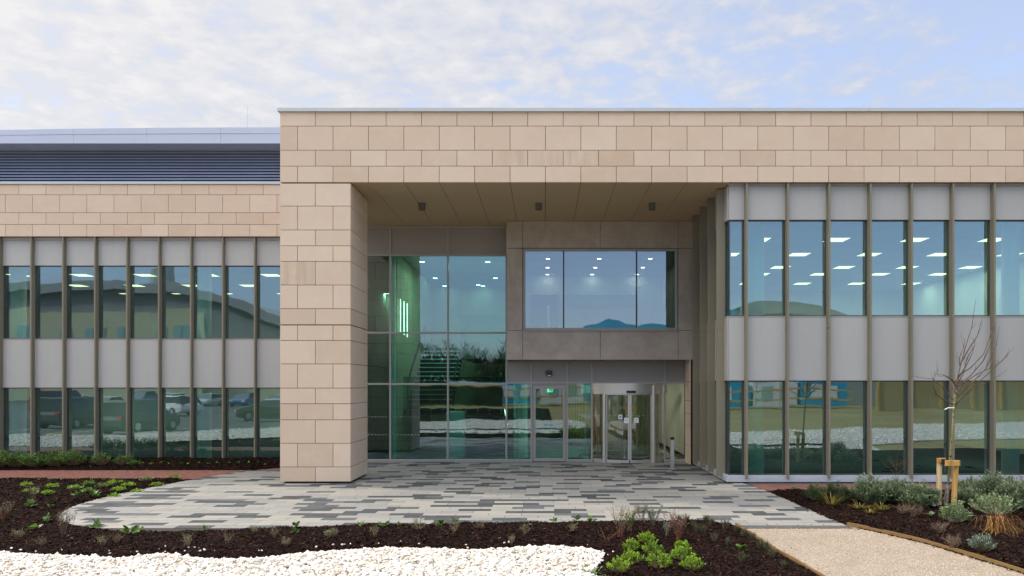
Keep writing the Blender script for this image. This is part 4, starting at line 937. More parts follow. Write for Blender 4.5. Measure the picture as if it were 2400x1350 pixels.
def tuft(T, w, h, n, mname, W=.006, droop=.4, lean=(0,0)):
    lf = Leaves()
    for i in range(n):
        a = random.uniform(0, 2*math.pi); r = random.random()**.6*w/2; hh_ = h*random.uniform(.5, 1.1); b0 = Vector((math.cos(a)*r*.25, math.sin(a)*r*.25, 0)); e = Vector((math.cos(a)*r*1.2+lean[0]*h, math.sin(a)*r*1.2+lean[1]*h, hh_*(1-droop*random.random())))
        m_ = Vector((b0.x*.4+e.x*.5, b0.y*.4+e.y*.5, hh_*.75)); pts = [b0.lerp(m_, .5)*1+Vector((0,0,0)), m_, e]; lf.blade([b0]+[((1-t)**2)*b0+2*t*(1-t)*m_+t*t*e for t in (.35,.7)]+[e], W, tt(0,1))
    lf.build('foliage', mat(mname), T)
def twiggy(T, w, h, nst, mname, nleaf, L, W, stem='twig', lean=0):
    s_ = MB(); lf = Leaves()
    for i in range(nst):
        a = random.uniform(0, 2*math.pi); r = random.uniform(.3, 1)*w/2; tip = Vector((math.cos(a)*r+lean*h, math.sin(a)*r, h*random.uniform(.6, 1))); m_ = tip*.5+Vector((random.gauss(0,.03), random.gauss(0,.03), h*.08))
        s_.tube([(random.gauss(0,w*.06),random.gauss(0,w*.06),0), m_, tip], [.004,.0028,.001], 5)
        for k in range(nleaf):
            f = random.uniform(.35, 1); p = m_.lerp(tip, f*2-1) if f > .5 else m_*(f*2); lf.leaf(p+rv3(.01), Vector((random.gauss(0,1), random.gauss(0,1), .5)), L*random.uniform(.6,1.2), W*random.uniform(.7,1.2), tt(0,1))
            if random.random() < .15: s_.tube([p, p+Vector((random.gauss(0,.05), random.gauss(0,.05), .07))], [.002,.001], 3)
    s_.build('stem', mat(stem), T)
    if nleaf: lf.build('foliage', mat(mname), T)

# bright green cushions in the foreground
GB = 'bright green cushion shrubs in the foreground bed'
for k, (px, py, w, h, lb) in enumerate(((1516,1286,.27,.17,'topmost bright lime green cushion shrub, furthest back of its cluster'),
    (1478,1302,.24,.17,'lime green cushion shrub at the upper left of its cluster'), (1530,1312,.30,.20,'lime green cushion shrub in the centre of its cluster'),
    (1598,1302,.20,.13,'small sparse lime green shrub standing apart on the right of its cluster'), (1482,1332,.30,.17,'lime green cushion shrub above the one at the lower left corner of its cluster'),
    (1545,1345,.34,.21,'lime green cushion shrub at the bottom middle of its cluster'), (1600,1330,.32,.18,'broad lime green cushion shrub at the right of its cluster'),
    (1624,1352,.32,.18,'lime green cushion shrub at the lower right corner of its cluster'), (1454,1354,.36,.19,'lime green cushion shrub at the lower left corner of its cluster, near the white gravel'))):
    T, _ = plant('cushion_shrub', px, py, lb, 'shrub', GB); cushion(T, w*1.08, h*1.15, 760, .032, .016, 'leaf_bright', up=.8, nst=34)
# low mats in the left bed
GM = 'low green mats in the left bed'
mats_ = ((72,1163,.34,'low green mat nearest the left edge of the photo in the left bed'),(122,1152,.34,'low green mat behind the leftmost mat'),(176,1156,.34,'low green mat right of the twiggy brown weed'),(205,1147,.30,'low green mat towards the back of the left bed, left of the row of mats'),
  (243,1150,.42,'broad low green mat in the middle of the left bed'),(205,1161,.34,'low green mat in front of the broad middle one'),(272,1141,.36,'low green mat close behind the broad middle one'),(278,1155,.36,'low green mat right of and below the broad middle one'),
  (300,1146,.34,'low green mat in the middle of the right-hand mats'),(268,1163,.32,'frontmost low green mat, nearest the curved paving'),(320,1152,.28,'small low green mat at the edge of the curved paving'),(345,1133,.40,'low green mat between the mulch tip and the other mats'),(368,1139,.34,'low green mat beside the paving curve near the mulch tip'),(408,1122,.46,'upright green mat at the far right tip of the left bed'),
  (112,1170,.26,'yellowish small mat in front of the left mats'),(60,1150,.28,'thin yellowish mat at the back left of the bed'))
for px, py, w, lb in mats_:
    T, _ = plant('ground_cover_plant', px, py, lb, 'plant', GM); cushion(T, w, .10 if px < 400 else .18, 260, .045, .02, 'leaf_mid' if px % 2 else 'leaf_bright', up=.5, nst=26)
# broad leaved rosettes
GR = 'small broad-leaved plants in the mulch'
ros = ((68,1200,.30,6,'dark green broad-leaved plant left of the paving tip'),(110,1231,.24,5,'broad-leaved plant just below the paving tip'),(85,1254,.27,5,'glossy broad-leaved plant near the lower left, left of the bare-twigged weed'),(303,1266,.32,7,'largest glossy green plant in front of the rounded paving end'),
  (228,1249,.28,6,'green plant right of the twiggy weed at the paving tip'),(182,1168,.28,6,'yellow-green leafy plant among the left mats'),(222,1168,.30,8,'upright leafy green plant in front of the mats'),(330,1250,.20,4,'pale rounded leaf at the paving edge behind the largest glossy plant'),
  (482,1252,.20,4,'small green sprig at the paving edge left of the pillar'),(690,1264,.24,4,'green two-leaved plant in the mulch below the pillar'),(695,1249,.24,5,'dark green plant at the paving edge below the pillar'),(846,1247,.20,5,'small light green plant, first right of the pillar in the mulch'),
  (902,1247,.24,6,'bright green spreading plant, second right of the pillar in the mulch'),(936,1242,.12,3,'pale round bud on the mulch between two green plants'),(1034,1243,.22,6,'dark green plant left of the tall leafy one at the paving edge'),(1066,1234,.22,5,'tall-leaved green plant rising over the paving edge'),
  (1300,1233,.18,4,'dark green plant on the mulch crest below the swing door'),(1353,1230,.20,5,'dark green plant on the mulch crest below the revolving door, left of a pair'),(1386,1228,.24,6,'bright green plant on the mulch crest below the revolving door, right of a pair'),(1742,1303,.26,6,'fresh green plant on its own near the left path edge'),
  (1085,1228,.12,3,'tiny sprig beside the tall-leaved plant'),(118,1198,.16,4,'small pale plant right of the dark broad-leaved one'),(85,1172,.2,4,'small green leaf cluster behind the dark broad-leaved plant'))
for px, py, w, n, lb in ros:
    T, _ = plant('broad_leaf_plant', px, py, lb, 'plant', GR); rosette(T, w, n+3, 'leaf_mid', .12)
# dry little tufts
GD = 'sparse dry tufts in the mulch'
tf = ((95,1290,.2,'grey dry tuft low in the left corner above the gravel'),(40,1275,.2,'dry tuft nearest the left edge above the gravel'),(240,1290,.22,'dry straw tuft above the gravel below the paving tip'),(275,1284,.18,'yellowish dry tuft right of the straw tuft'),(440,1292,.26,'pale dry tuft in front of the rounded paving end'),(535,1288,.24,'brown dry tuft left of the pillar foot line'),
  (645,1272,.24,'grey green dry tuft below the left side of the pillar'),(670,1290,.2,'low brown dry tuft closest to the gravel below the pillar'),(785,1272,.18,'thin dry tuft right of the pale sage sprig'),(880,1270,.24,'reddish dry tuft in the middle of the front bed'),(1065,1262,.22,'pale upright dry tuft in the middle bed'),(1125,1252,.18,'small brown tuft behind the pale upright one'),
  (1232,1262,.24,'yellowish dry tuft below the swing door'),(1340,1262,.24,'pale dry tuft below the revolving door'),(600,1262,.18,'straw-coloured tuft at the lower left of the pillar'),(1200,1282,.16,'small dry tuft beside the gravel in the middle'))
for px, py, w, lb in tf:
    T, _ = plant('dry_tuft', px, py, lb, 'plant', GD); twiggy(T, w, w*.75, 14, 'leaf_olive' if px % 2 else 'leaf_pale', 7, .022, .008, 'twig')
for px, py, w, h, lb in ((980,1256,.24,.26,'grey-green upright sprig in the middle of the front bed'),(775,1272,.20,.16,'pale sage sprig in the mulch right of the pillar'),(178,1278,.0,.0,'')):
    if w: T, _ = plant('sage_sprig', px, py, lb, 'plant', 'grey-green sprigs in the front bed'); cushion(T, w, h, 130, .04, .014, 'leaf_sage', nst=12)
T, _ = plant('twiggy_weed', 152, 1262, 'tall twiggy weed with olive leaves at the tip of the paving', 'plant', 'twiggy weeds'); twiggy(T, .42, .44, 22, 'leaf_olive', 16, .035, .012)
T, _ = plant('twiggy_weed', 8, 1228, 'reddish twiggy weed cut by the left edge of the photo', 'plant', 'twiggy weeds'); twiggy(T, .40, .34, 18, 'leaf_olive', 12, .035, .012, 'red_twig')
T, _ = plant('twiggy_weed', 80, 1180, 'faded brown weed among the left mats', 'plant', 'twiggy weeds'); twiggy(T, .34, .36, 16, 'dried', 10, .03, .01)
GT = 'tall twiggy shrubs on the crest of the front bed'
for px, py, w, h, ns, m_, st_, lb in ((1452,1272,.46,.60,12,'leaf_sage','red_twig','tall sparse shrub with red stems left of a pair on the mulch crest'),(1478,1262,.34,.42,12,'leaf_mid','twig','leafy green shrub on the mulch crest beside the tall sparse one'),(1505,1232,.40,.34,12,'leaf_olive','twig','brown-leaved shrub standing against the light paving'),
    (1532,1245,.36,.40,14,'leaf_blue','twig','blue-green leafy shrub right of the brown-leaved one'),(1562,1272,.20,.24,9,'leaf_blue','twig','small blue-green sprig left of the rusty stems'),(1590,1282,.34,.46,30,'dried','red_twig','clump of rusty red upright stems'),(1572,1248,.30,.34,14,'dried','red_twig','low rusty shrub behind the red stems'),(1422,1278,.44,.20,7,'dried','red_twig','bare red arching twigs left of the tall sparse shrub')):
    T, _ = plant('twiggy_shrub', px, py, lb, 'shrub', GT); twiggy(T, w, h, ns, m_, 0 if 'bare' in lb else (10 if 'rusty' in lb else 34), .034, .013, st_)
GL = 'small grey-green lavender tufts beside the path'
lav = ((1592,1228,'lavender tuft at the left end of the row on the mulch crest'),(1608,1233,'lavender tuft second on the mulch crest'),(1655,1224,'dark upright lavender tuft against the paving edge'),(1626,1246,'tall lavender tuft below the mulch crest'),(1634,1258,'lavender tuft in front of the tall one'),(1648,1262,'lavender tuft beside the front one, slightly lower'),(1668,1240,'lavender tuft right of the dark upright one'),(1700,1250,'broad lavender tuft near the path corner'),(1727,1258,'tiny lavender tuft at the path corner'),(1745,1268,'thin lavender tuft on the left path edge, uppermost'),(1762,1276,'lavender tuft on the left path edge below the uppermost'),(1783,1294,'large lavender tuft leaning over the left path edge'),(1798,1300,'lavender tuft against the right side of the large one'),(1810,1316,'small lavender tuft lower on the path edge'),(1740,1332,'olive lavender tuft in the mulch left of the path, lower one'),(1706,1290,'faint lavender tuft in open mulch'),(1675,1282,'brownish lavender tuft in open mulch left of the faint one'),(1838,1342,'lavender tuft lowest on the left path edge'))
for px, py, lb in lav:
    T, _ = plant('lavender_tuft', px, py, lb, 'plant', GL); sz = random.uniform(.75, 1.15)*(1.25 if 'large' in lb or 'broad' in lb else .9); tuft(T, .17*sz, .17*sz, 70, 'leaf_olive', .009, .15)
# woolly silver plant by the gravel
T, _ = plant('woolly_plant', 1385, 1352, 'woolly silver-leaved plant flopping over the end of the white gravel', 'plant', None)
lf = Leaves()
for i in range(46):
    a = random.uniform(0, 2*math.pi); L = random.uniform(.16, .34); d = Vector((math.cos(a), math.sin(a), 0)); p = d*random.uniform(0, .12); lf.blade([p, p+d*L*.4+Vector((0,0,.07)), p+d*L*.8+Vector((0,0,.09*random.random()+.03)), p+d*L], random.uniform(.02, .035), tt(.3,1))
for i in range(30): a = random.uniform(0, 2*math.pi); lf.leaf((math.cos(a)*.1, math.sin(a)*.1, .05), (math.cos(a), math.sin(a), .3), .09, .035, tt(0,.6))
lf.build('foliage', mat('leaf_sage'), T)
# right bed
GS = 'grey-green sage shrubs in the right bed'
def sage(px, py, w, h, n, lb, m_='leaf_sage', g=GS, L=.085, W=.022):
    T, _ = plant('sage_shrub', px, py, lb, 'shrub', g); cushion(T, w, h, int(n*1.4), L, W, m_, up=.75, nst=80, stemm='sage_stem')
sage(1915,1180,.55,.36,1100,'small dark olive shrub at the left end of the right bed','leaf_dark','dark shrubs in the right bed',.05,.02)
sage(1962,1184,.60,.42,1300,'dark olive shrub behind the yellow spiky blades','leaf_dark','dark shrubs in the right bed',.05,.02)
sage(2040,1192,.80,.60,1800,'tall sage shrub, leftmost in the right bed'); sage(2098,1190,.70,.52,1400,'sage shrub behind the bare red sapling')
sage(2155,1198,.85,.50,1900,'rounded sage shrub left of the stakes'); sage(2280,1178,.75,.46,1400,'sage shrub right behind the stakes'); sage(2325,1190,.90,.62,1900,'large sage shrub between the stakes and the right edge')
sage(2390,1205,.9,.62,1900,'sage shrub cut by the right edge of the photo'); sage(2270,1192,.6,.36,1000,'low sage shrub just right of the orange stake'); sage(2350,1172,.7,.46,1100,'dark green shrub at the back behind the large sage','leaf_dark','dark shrubs in the right bed',.05,.022)
T, _ = plant('sage_shrub', 2330, 1218, 'pale-stemmed straggly sage mound above the straw-coloured grass', 'shrub', GS); cushion(T, .85, .40, 900, .07, .022, 'leaf_pale', nst=60, stemm='pale_stem')
T, _ = plant('pale_shrub', 2240, 1235, 'pale green and white shrub at the foot of the stakes', 'shrub', None); cushion(T, .52, .38, 1300, .06, .024, 'leaf_pale', nst=60, stemm='pale_stem')
GY = 'yellow spiky blades in the right bed'
for px, py, w, h, lb in ((1950,1192,.55,.30,'upright yellow blades in front of the dark shrub'),(2015,1203,.55,.14,'low yellow-green blades below the tall sage'),(2068,1206,.60,.14,'trailing yellow-green blades at the right of the spiky plants'),(2040,1212,.4,.1,'thin flattened blades on the mulch between the trailing ones')):
    T, _ = plant('spiky_plant', px, py, lb, 'plant', GY); tuft(T, w*1.3, h, 42, 'yellow_blade', .016, .6)
T, _ = plant('straw_grass', 2335, 1262, 'dead straw-coloured grass arching over the mulch at lower right', 'grass', None)
lf = Leaves()
for i in range(170):
    a = random.gauss(-.8, 1.3); L = random.uniform(.18, .66)*random.uniform(.7,1.1); d = Vector((math.cos(a), math.sin(a)*.8, 0)); p = Vector((random.gauss(0,.05), random.gauss(0,.05), 0)); hz = random.uniform(.05, .34)
    lf.blade([p, p+d*L*.25+Vector((0,0,hz)), p+d*L*.6+Vector((random.gauss(0,.03),0,hz*.95)), p+d*L*.9+Vector((random.gauss(0,.05),0,hz*.35)), p+d*L+Vector((random.gauss(0,.06),0,.02))], random.uniform(.006,.012), tt(0,1))
lf.build('foliage', mat('straw'), T)
T, _ = plant('silver_cushion', 2303, 1303, 'round blue-green cushion plant at lower right', 'plant', None); cushion(T, .38, .26, 1100, .035, .012, 'leaf_blue', up=1.0, nst=60)
for px, py, w, lb in ((2140,1222,.45,'grey dead shrub in the mulch left of the pale shrub'),(2205,1262,.34,'grey dead shrub in the mulch below the pale shrub'),(2115,1215,.3,'smaller grey dead shrub left of the other dead ones'),(2235,1290,.4,'dark dead shrub near the path edging')):
    T, _ = plant('dead_shrub', px, py, lb, 'shrub', 'dead shrubs in the right bed'); twiggy(T, w, w*.55, 26, 'dried', 14, .02, .01)
T, _ = plant('dry_tuft', 2180, 1222, 'curled cream dead leaves left of the pale shrub', 'plant', None); rosette(T, .22, 6, 'leaf_pale', .1)
T, _ = plant('pale_tuft', 1862, 1155, 'tiny pale cushion at the left tip of the right bed', 'plant', None); cushion(T, .2, .1, 150, .03, .012, 'leaf_pale', nst=14)
# bare shrubs
def branchy(T, base, segs, mname, name='branches', r0=.009, twigs=0, yj=.12):
    b = MB()
    for pts in segs:
        n = len(pts); b.tube(pts, [r0*(1-.8*i/(n-1)) for i in range(n)], 5)
        for k in range(twigs):
            i = random.randint(0, n-2); f = random.random(); p = Vector(pts[i]).lerp(Vector(pts[i+1]), f); d = (Vector(pts[i+1])-Vector(pts[i])).normalized()
            e = d*random.uniform(.06,.2)+rv3(.05)+Vector((0,0,.05)); b.tube([p, p+e*.5+rv3(.01), p+e], [r0*.35, r0*.25, r0*.12], 4)
    return b.build(name, mat(mname), T)
def segw(px_pts, d, T, spread=.0):
    out = []; dy = random.uniform(-spread, spread)
    for i, (a, b) in enumerate(px_pts): 
        yy = d+dy*i/(max(1, len(px_pts)-1)); v = P(a, b, yy); out.append((v.x-T.location.x, v.y-T.location.y, v.z-T.location.z))
    return out
T, _ = plant('bare_sapling', 2095, 1178, 'leafless red-twigged sapling in front of the right wing glass', 'sapling', 'bare saplings', ); d_ = T.location.y
branchy(T, None, [segw(q, d_, T, .25) for q in ([(2096,1178),(2099,1140),(2101,1100),(2104,1050),(2104,1030)],[(2099,1112),(2085,1100),(2070,1085),(2062,1072)],[(2100,1100),(2090,1085),(2078,1074)],[(2101,1112),(2115,1100),(2128,1085),(2132,1078)],[(2101,1100),(2112,1092),(2126,1082)],[(2100,1090),(2115,1085),(2127,1074)],[(2098,1140),(2115,1130),(2125,1118),(2133,1108),(2132,1095)])], 'red_twig', twigs=2, r0=.005)
T, _ = plant('bare_sapling', 2412, 1190, 'leafless red-twigged sapling cut by the right edge of the photo', 'sapling', 'bare saplings'); d_ = T.location.y
branchy(T, None, [segw(q, d_, T, .25) for q in ([(2412,1190),(2400,1130),(2385,1105),(2370,1090)],[(2408,1160),(2395,1125),(2375,1112),(2352,1108)],[(2408,1150),(2390,1120),(2365,1085),(2350,1080)],[(2410,1170),(2385,1145),(2372,1130),(2368,1120)],[(2400,1140),(2380,1128),(2350,1122)])], 'red_twig', twigs=5, r0=.005)
# shrubs under the left wing
GH = 'leafy shrubs along the foot of the left wing'
for k, (px, py, w, h, lb) in enumerate(((-8,1100,1.0,.62,'shrub cut by the left edge of the photo under the left wing'),(38,1099,.95,.58,'glossy shrub below the leftmost whole window bay'),(84,1099,.9,.50,'glossy shrub below the second fin from the left'),(128,1098,.9,.55,'glossy shrub below the second window bay'),(172,1097,.85,.60,'tall glossy shrub below the third fin from the left'),(236,1096,.55,.50,'narrow yellow-green upright shrub below the fourth fin'),(292,1095,.65,.42,'open shrub right of the narrow yellow-green one'),(315,1096,.35,.18,'smallest shrub, at the right end of the row'))):
    T, _ = plant('wall_shrub', px, py, lb, 'shrub', GH); cushion(T, w, h*.85, 900 if w > .7 else 320, .075, .03, 'leaf_mid' if k != 3 else 'leaf_mid', nst=50)
for k in range(14):
    px = 335+k*22+random.uniform(-5, 5); T, _ = plant('ground_ivy', px, 1094+random.uniform(-1, 2), f'tiny green seedling at the foot of the left wing, {(ordn+["thirteenth","fourteenth"])[k]} from the left', 'plant', 'tiny seedlings at the foot of the left wing'); rosette(T, .13, 4, 'leaf_bright', .06)
for k in range(9):
    px = 20+k*32+random.uniform(-8, 8); T, _ = plant('seedling', px, 1134+random.uniform(-2, 3), f'tiny yellowish seedling at the back edge of the left bed, {ordn[k]} from the left', 'plant', 'tiny seedlings at the back of the left bed'); rosette(T, .12, 4, 'leaf_mid', .05)

# young tree with stakes
x, y = G(2220, 1196); T = thing('young_tree', (x, y, mz(x, y)-.02), 'leafless young tree with green bark tied between two timber stakes', 'tree'); d_ = y
tb = MB(); tp = segw([(2220,1200),(2222,1140),(2228,1060),(2233,1000),(2236,950),(2240,915)], d_, T); tb.tube(tp, [.028,.027,.024,.022,.020,.017], 10); tb.build('trunk', mat('green_bark'), T, smooth=True)
CR = [[(2240,915),(2243,890),(2250,860),(2262,815),(2278,765),(2284,720),(2287,702)],[(2236,950),(2262,925),(2300,890),(2345,850),(2376,815)],[(2238,935),(2270,905),(2310,865),(2335,810),(2342,765)],[(2241,910),(2275,880),(2305,845),(2325,800),(2330,780)],[(2236,948),(2215,940),(2195,925),(2186,905),(2188,885),(2200,868)],
      [(2237,940),(2222,925),(2205,905),(2185,888),(2150,884)],[(2239,925),(2230,905),(2224,885),(2232,862)],[(2243,890),(2262,862),(2280,825),(2286,795)],[(2245,880),(2275,862),(2305,830),(2320,790),(2328,768)],[(2236,955),(2255,930),(2290,905),(2320,895),(2340,880)],[(2250,860),(2248,840),(2258,815),(2262,795)],[(2238,930),(2255,900),(2285,880),(2330,858),(2362,835)],[(2240,905),(2232,890),(2215,880),(2202,882)],[(2255,845),(2275,810),(2290,790),(2298,760)],[(2241,905),(2258,875),(2266,840),(2282,812)]]
branchy(T, None, [segw(q, d_, T, .45) for q in CR], 'bark_dark', 'crown', .014, 5)
MB().tube(segw([(2217,1188),(2221,1138)], d_-.0, T), .045, 12).build('trunk_guard', mat('steel'), T)
tg = segw([(2214,960),(2222,956),(2236,956)], d_-.03, T); MB().tube(tg, .011, 6).build('tag', mat('plastic_white'), T)
for k, (px, pyb, pyt, m_, lb, bar) in enumerate(((2200,1196,1078,'stake_wood','pale round timber stake left of the young tree',((2193,1073),(2213,1084))),(2235,1202,1081,'stake_wood_orange','orange-brown round timber stake right of the young tree',((2216,1079),(2250,1092))))):
    x, y = G(px, pyb); y = d_+(.05 if k == 0 else -.12); x = PX(px, y); T2 = thing('tree_stake', (x, y, mz(x, y)-.03), lb, 'stake', 'timber stakes of the young tree')
    zt_ = PZ(pyt, y)-T2.location.z; lean = PX(px+(6 if k else 2), y)-x
    MB().tube([(0,0,0),(lean,0,zt_)], [.052,.050], 16).build('post', mat(m_), T2, smooth=False)
    (a, b), (c, dd_) = bar; yq = y-.085 if k else y-.02
    x0, x1 = PX(a, yq)-x, PX(c, yq)-x; z0, z1 = PZ(dd_, yq)-T2.location.z, PZ(b, yq)-T2.location.z
    MB().box(x0, x1, -.10 if k else -.09, -.055 if k else -.052, z0, z1).build('crossbar', mat('stake_wood_orange'), T2, bevel=.004)
t_ = thing('tree_tie', (PX(2212.5, d_-.1), d_-.1, PZ(1082, d_-.1)), 'black rubber tree tie on the crossbar between the two stakes', 'tree tie'); MB().box(-.022,.022,-.03,.06,-.06,.05).build('strap', mat('black_plastic'), t_, bevel=.004)
T, _ = plant('plant_label', 2190, 1200, 'small white plastic plant label stuck in the mulch left of the stakes', 'label', None); MB().box(-.03,.03,-.003,.003,.05,.12).build('card', mat('plastic_white'), T)

# ================================================================== BEHIND THE CAMERA (seen in the glass)
painted('clad_olive', (.50,.50,.34), .7, .3); painted('clad_dark', (.25,.27,.27), .6, .3); painted('roof_grey', (.32,.34,.35), .5, .4); painted('blue_clad', (.01,.30,.52), .5, .4); painted('cabin_white', (.62,.64,.66), .6, .3); painted('ply', (.34,.26,.13), .8, .2); painted('timber_yellow', (.48,.30,.10), .8, .2); painted('win_blue', (.25,.42,.42), .2, .5)
painted('wood_mass', (.035,.030,.022), .9, .1, var=.5, nscale=.7); painted('road_white', (.6,.6,.6), .7, .3); painted('road_yellow', (.55,.42,.06), .7, .3)
# opposite building with a curved roof
OB = thing('curved_roof_building', (-60, -50, 0), 'large olive clad building with curved grey roof across the car park', 'building')
def roofz(x): return max(9.4, 16.4-.0125*(x+55)**2) if x > -55 else 16.4-.004*(x+60)**2
rb = MB(); xs_ = [-105+3.5*i for i in range(25)]
for a, b in zip(xs_[:-1], xs_[1:]):
    za, zb2 = max(5, roofz(a)), max(5, roofz(b)); rb.add([(a,-49.4,za-1.3),(b,-49.4,zb2-1.3),(b,-80,zb2-1.3),(a,-80,za-1.3),(a,-49.4,za),(b,-49.4,zb2),(b,-80,zb2),(a,-80,za)], [(0,3,2,1),(4,5,6,7),(0,1,5,4),(2,3,7,6)])
o = rb.build('roof', mat('roof_grey'), OB); o.location = (60, 50, 0)
ub = MB()
for a, b in zip(xs_[:-1], xs_[1:]): za, zb2 = max(5, roofz(a))-1.3, max(5, roofz(b))-1.3; ub.add([(a,-50.3,8.5),(b,-50.3,8.5),(b,-50.3,zb2),(a,-50.3,za)], [(3,2,1,0)])
o = ub.build('upper_wall', mat('clad_dark'), OB); o.location = (60, 50, 0)
o = MB().box(-104, -46, -53, -50, 0, 12.3).box(-46, -24, -58, -51.5, 0, 8.9).build('wall', mat('clad_olive'), OB); o.location = (60, 50, 0)
for x in (-77, -71, -65.4, -61.4, -57.6, -52, -48.8): 
    o = MB().box(x, x+2.0, -49.97, -49.9, 7.2, 10.1).build('window', mat('win_blue'), OB); o.location = (60, 50, 0); o2 = MB().box(x+.95, x+1.05, -49.9, -49.86, 7.2, 10.1).build('frame', mat('clad_dark'), o)
o = MB().tube([(-56,-60,14),(-56,-60,19.8)], 2.0, 16).build('flue', mat('roof_grey'), OB); o.location = (60, 50, 0)
# blue hall and grey shed
HB = thing('blue_hall', (12, -60, 0), 'low hall with a wavy bright blue roof beyond the site', 'building'); b = MB(); xs_ = [-7+.35*i for i in range(66)]
for i in range(65):
    z0, z1 = (11.15+.38*math.sin((xs_[i+q]+5.2)*.82)+max(0, xs_[i+q]-6)*.16 for q in (0, 1)); b.add([(xs_[i],0,0),(xs_[i+1],0,0),(xs_[i+1],0,z1),(xs_[i],0,z0),(xs_[i],-12,0),(xs_[i+1],-12,0),(xs_[i+1],-12,z1),(xs_[i],-12,z0)], [(3,2,1,0),(3,7,6,2),(4,5,6,7)])
b.build('wall', mat('blue_clad'), HB)
HG = thing('grey_shed', (33, -58, 0), 'wide grey shed with a gently curved roof beyond the site', 'building'); b = MB()
for i in range(12): a, c = -8+1.5*i, -6.5+1.5*i; z0, z1 = 13.2-.022*(a+3)**2, 13.2-.022*(c+3)**2; b.add([(a,0,0),(c,0,0),(c,0,z1-1.6),(a,0,z0-1.6)], [(3,2,1,0)]); 
b.build('wall', mat('clad_dark'), HG); b = MB()
for i in range(12): a, c = -8+1.5*i, -6.5+1.5*i; z0, z1 = 13.2-.022*(a+3)**2, 13.2-.022*(c+3)**2; b.add([(a,.5,z0-1.6),(c,.5,z1-1.6),(c,.5,z1),(a,.5,z0),(a,-14,z0),(c,-14,z1)], [(3,2,1,0),(4,5,2,3)])
b.build('roof', mat('roof_grey'), HG)
# site cabins and hoarding
for k in range(8):
    x = -9+5.6*k; T = thing('site_cabin', (x, -42, 0), f'blue and white site cabin behind a timber rail, {ordn[k]} from the left of the row', 'cabin', 'site cabins behind the camera')
    MB().box(-2.6, 2.6, -2.4, 0, .2, 2.9).build('body', mat('blue_clad' if k % 2 else 'cabin_white'), T)
    for q_ in (-1.6, .4): MB().box(q_, q_+1.2, .01, .05, .9, 2.5).build('window', mat('cabin_white' if k % 2 else 'win_blue'), T)
    MB().box(-2.75, 2.75, 1.3, 1.36, 1.9, 2.1).box(-2.75, 2.75, 1.3, 1.36, .9, 1.1).box(-2.7, -2.6, 1.37, 1.47, 0, 2.9).box(0, .1, 1.37, 1.47, 0, 2.9).build('rail', mat('timber_yellow'), T)
hb = thing('hoarding', (50, -36, 0), 'long plywood hoarding on timber posts', 'fence'); b = MB()
for k in range(20): b.box(-17+k*2.44, -17+k*2.44+2.42, 0, .03, 0, 3.6, random.random())
b.build('board', mat('ply'), hb)
for k in range(16): MB().box(-17+k*3, -16.75+k*3, .04, .2, 0, 3.9).build('post', mat('timber_yellow'), hb)
hb2 = thing('site_fence', (-8, -40, 0), 'dark mesh site fence left of the cabins', 'fence')
MB().box(-16, 3, 0, .06, 0, 2.3).build('panel', mat('wood_mass'), hb2); MB().box(-16, 3, .07, .12, 2.3, 2.5).build('rail', mat('timber_yellow'), hb2)
# woodland far behind
wv_ = Leaves(); 
for i in range(24000):
    x = random.uniform(-60, 75); yy = -random.uniform(74, 92); top = 8.2+2.8*mnoise.noise(Vector((x*.12, 1.3, 0)))+2.2*mnoise.noise(Vector((x*.5, 7, 0))); z = top*random.random()**.55
    wv_.leaf((x, yy, z), (random.gauss(0,.4), random.gauss(0,.3), 1), random.uniform(.9,2.3), (.06 if z > top*.72 else .5)*random.uniform(.7,1.5), tt(0,1))
o = npmesh('woodland', np.array(wv_.v), np.array(wv_.f), mat('wood_mass'), wv_.t); tag(o, 'bare winter woodland on the horizon behind the camera', 'woodland', kind='stuff')
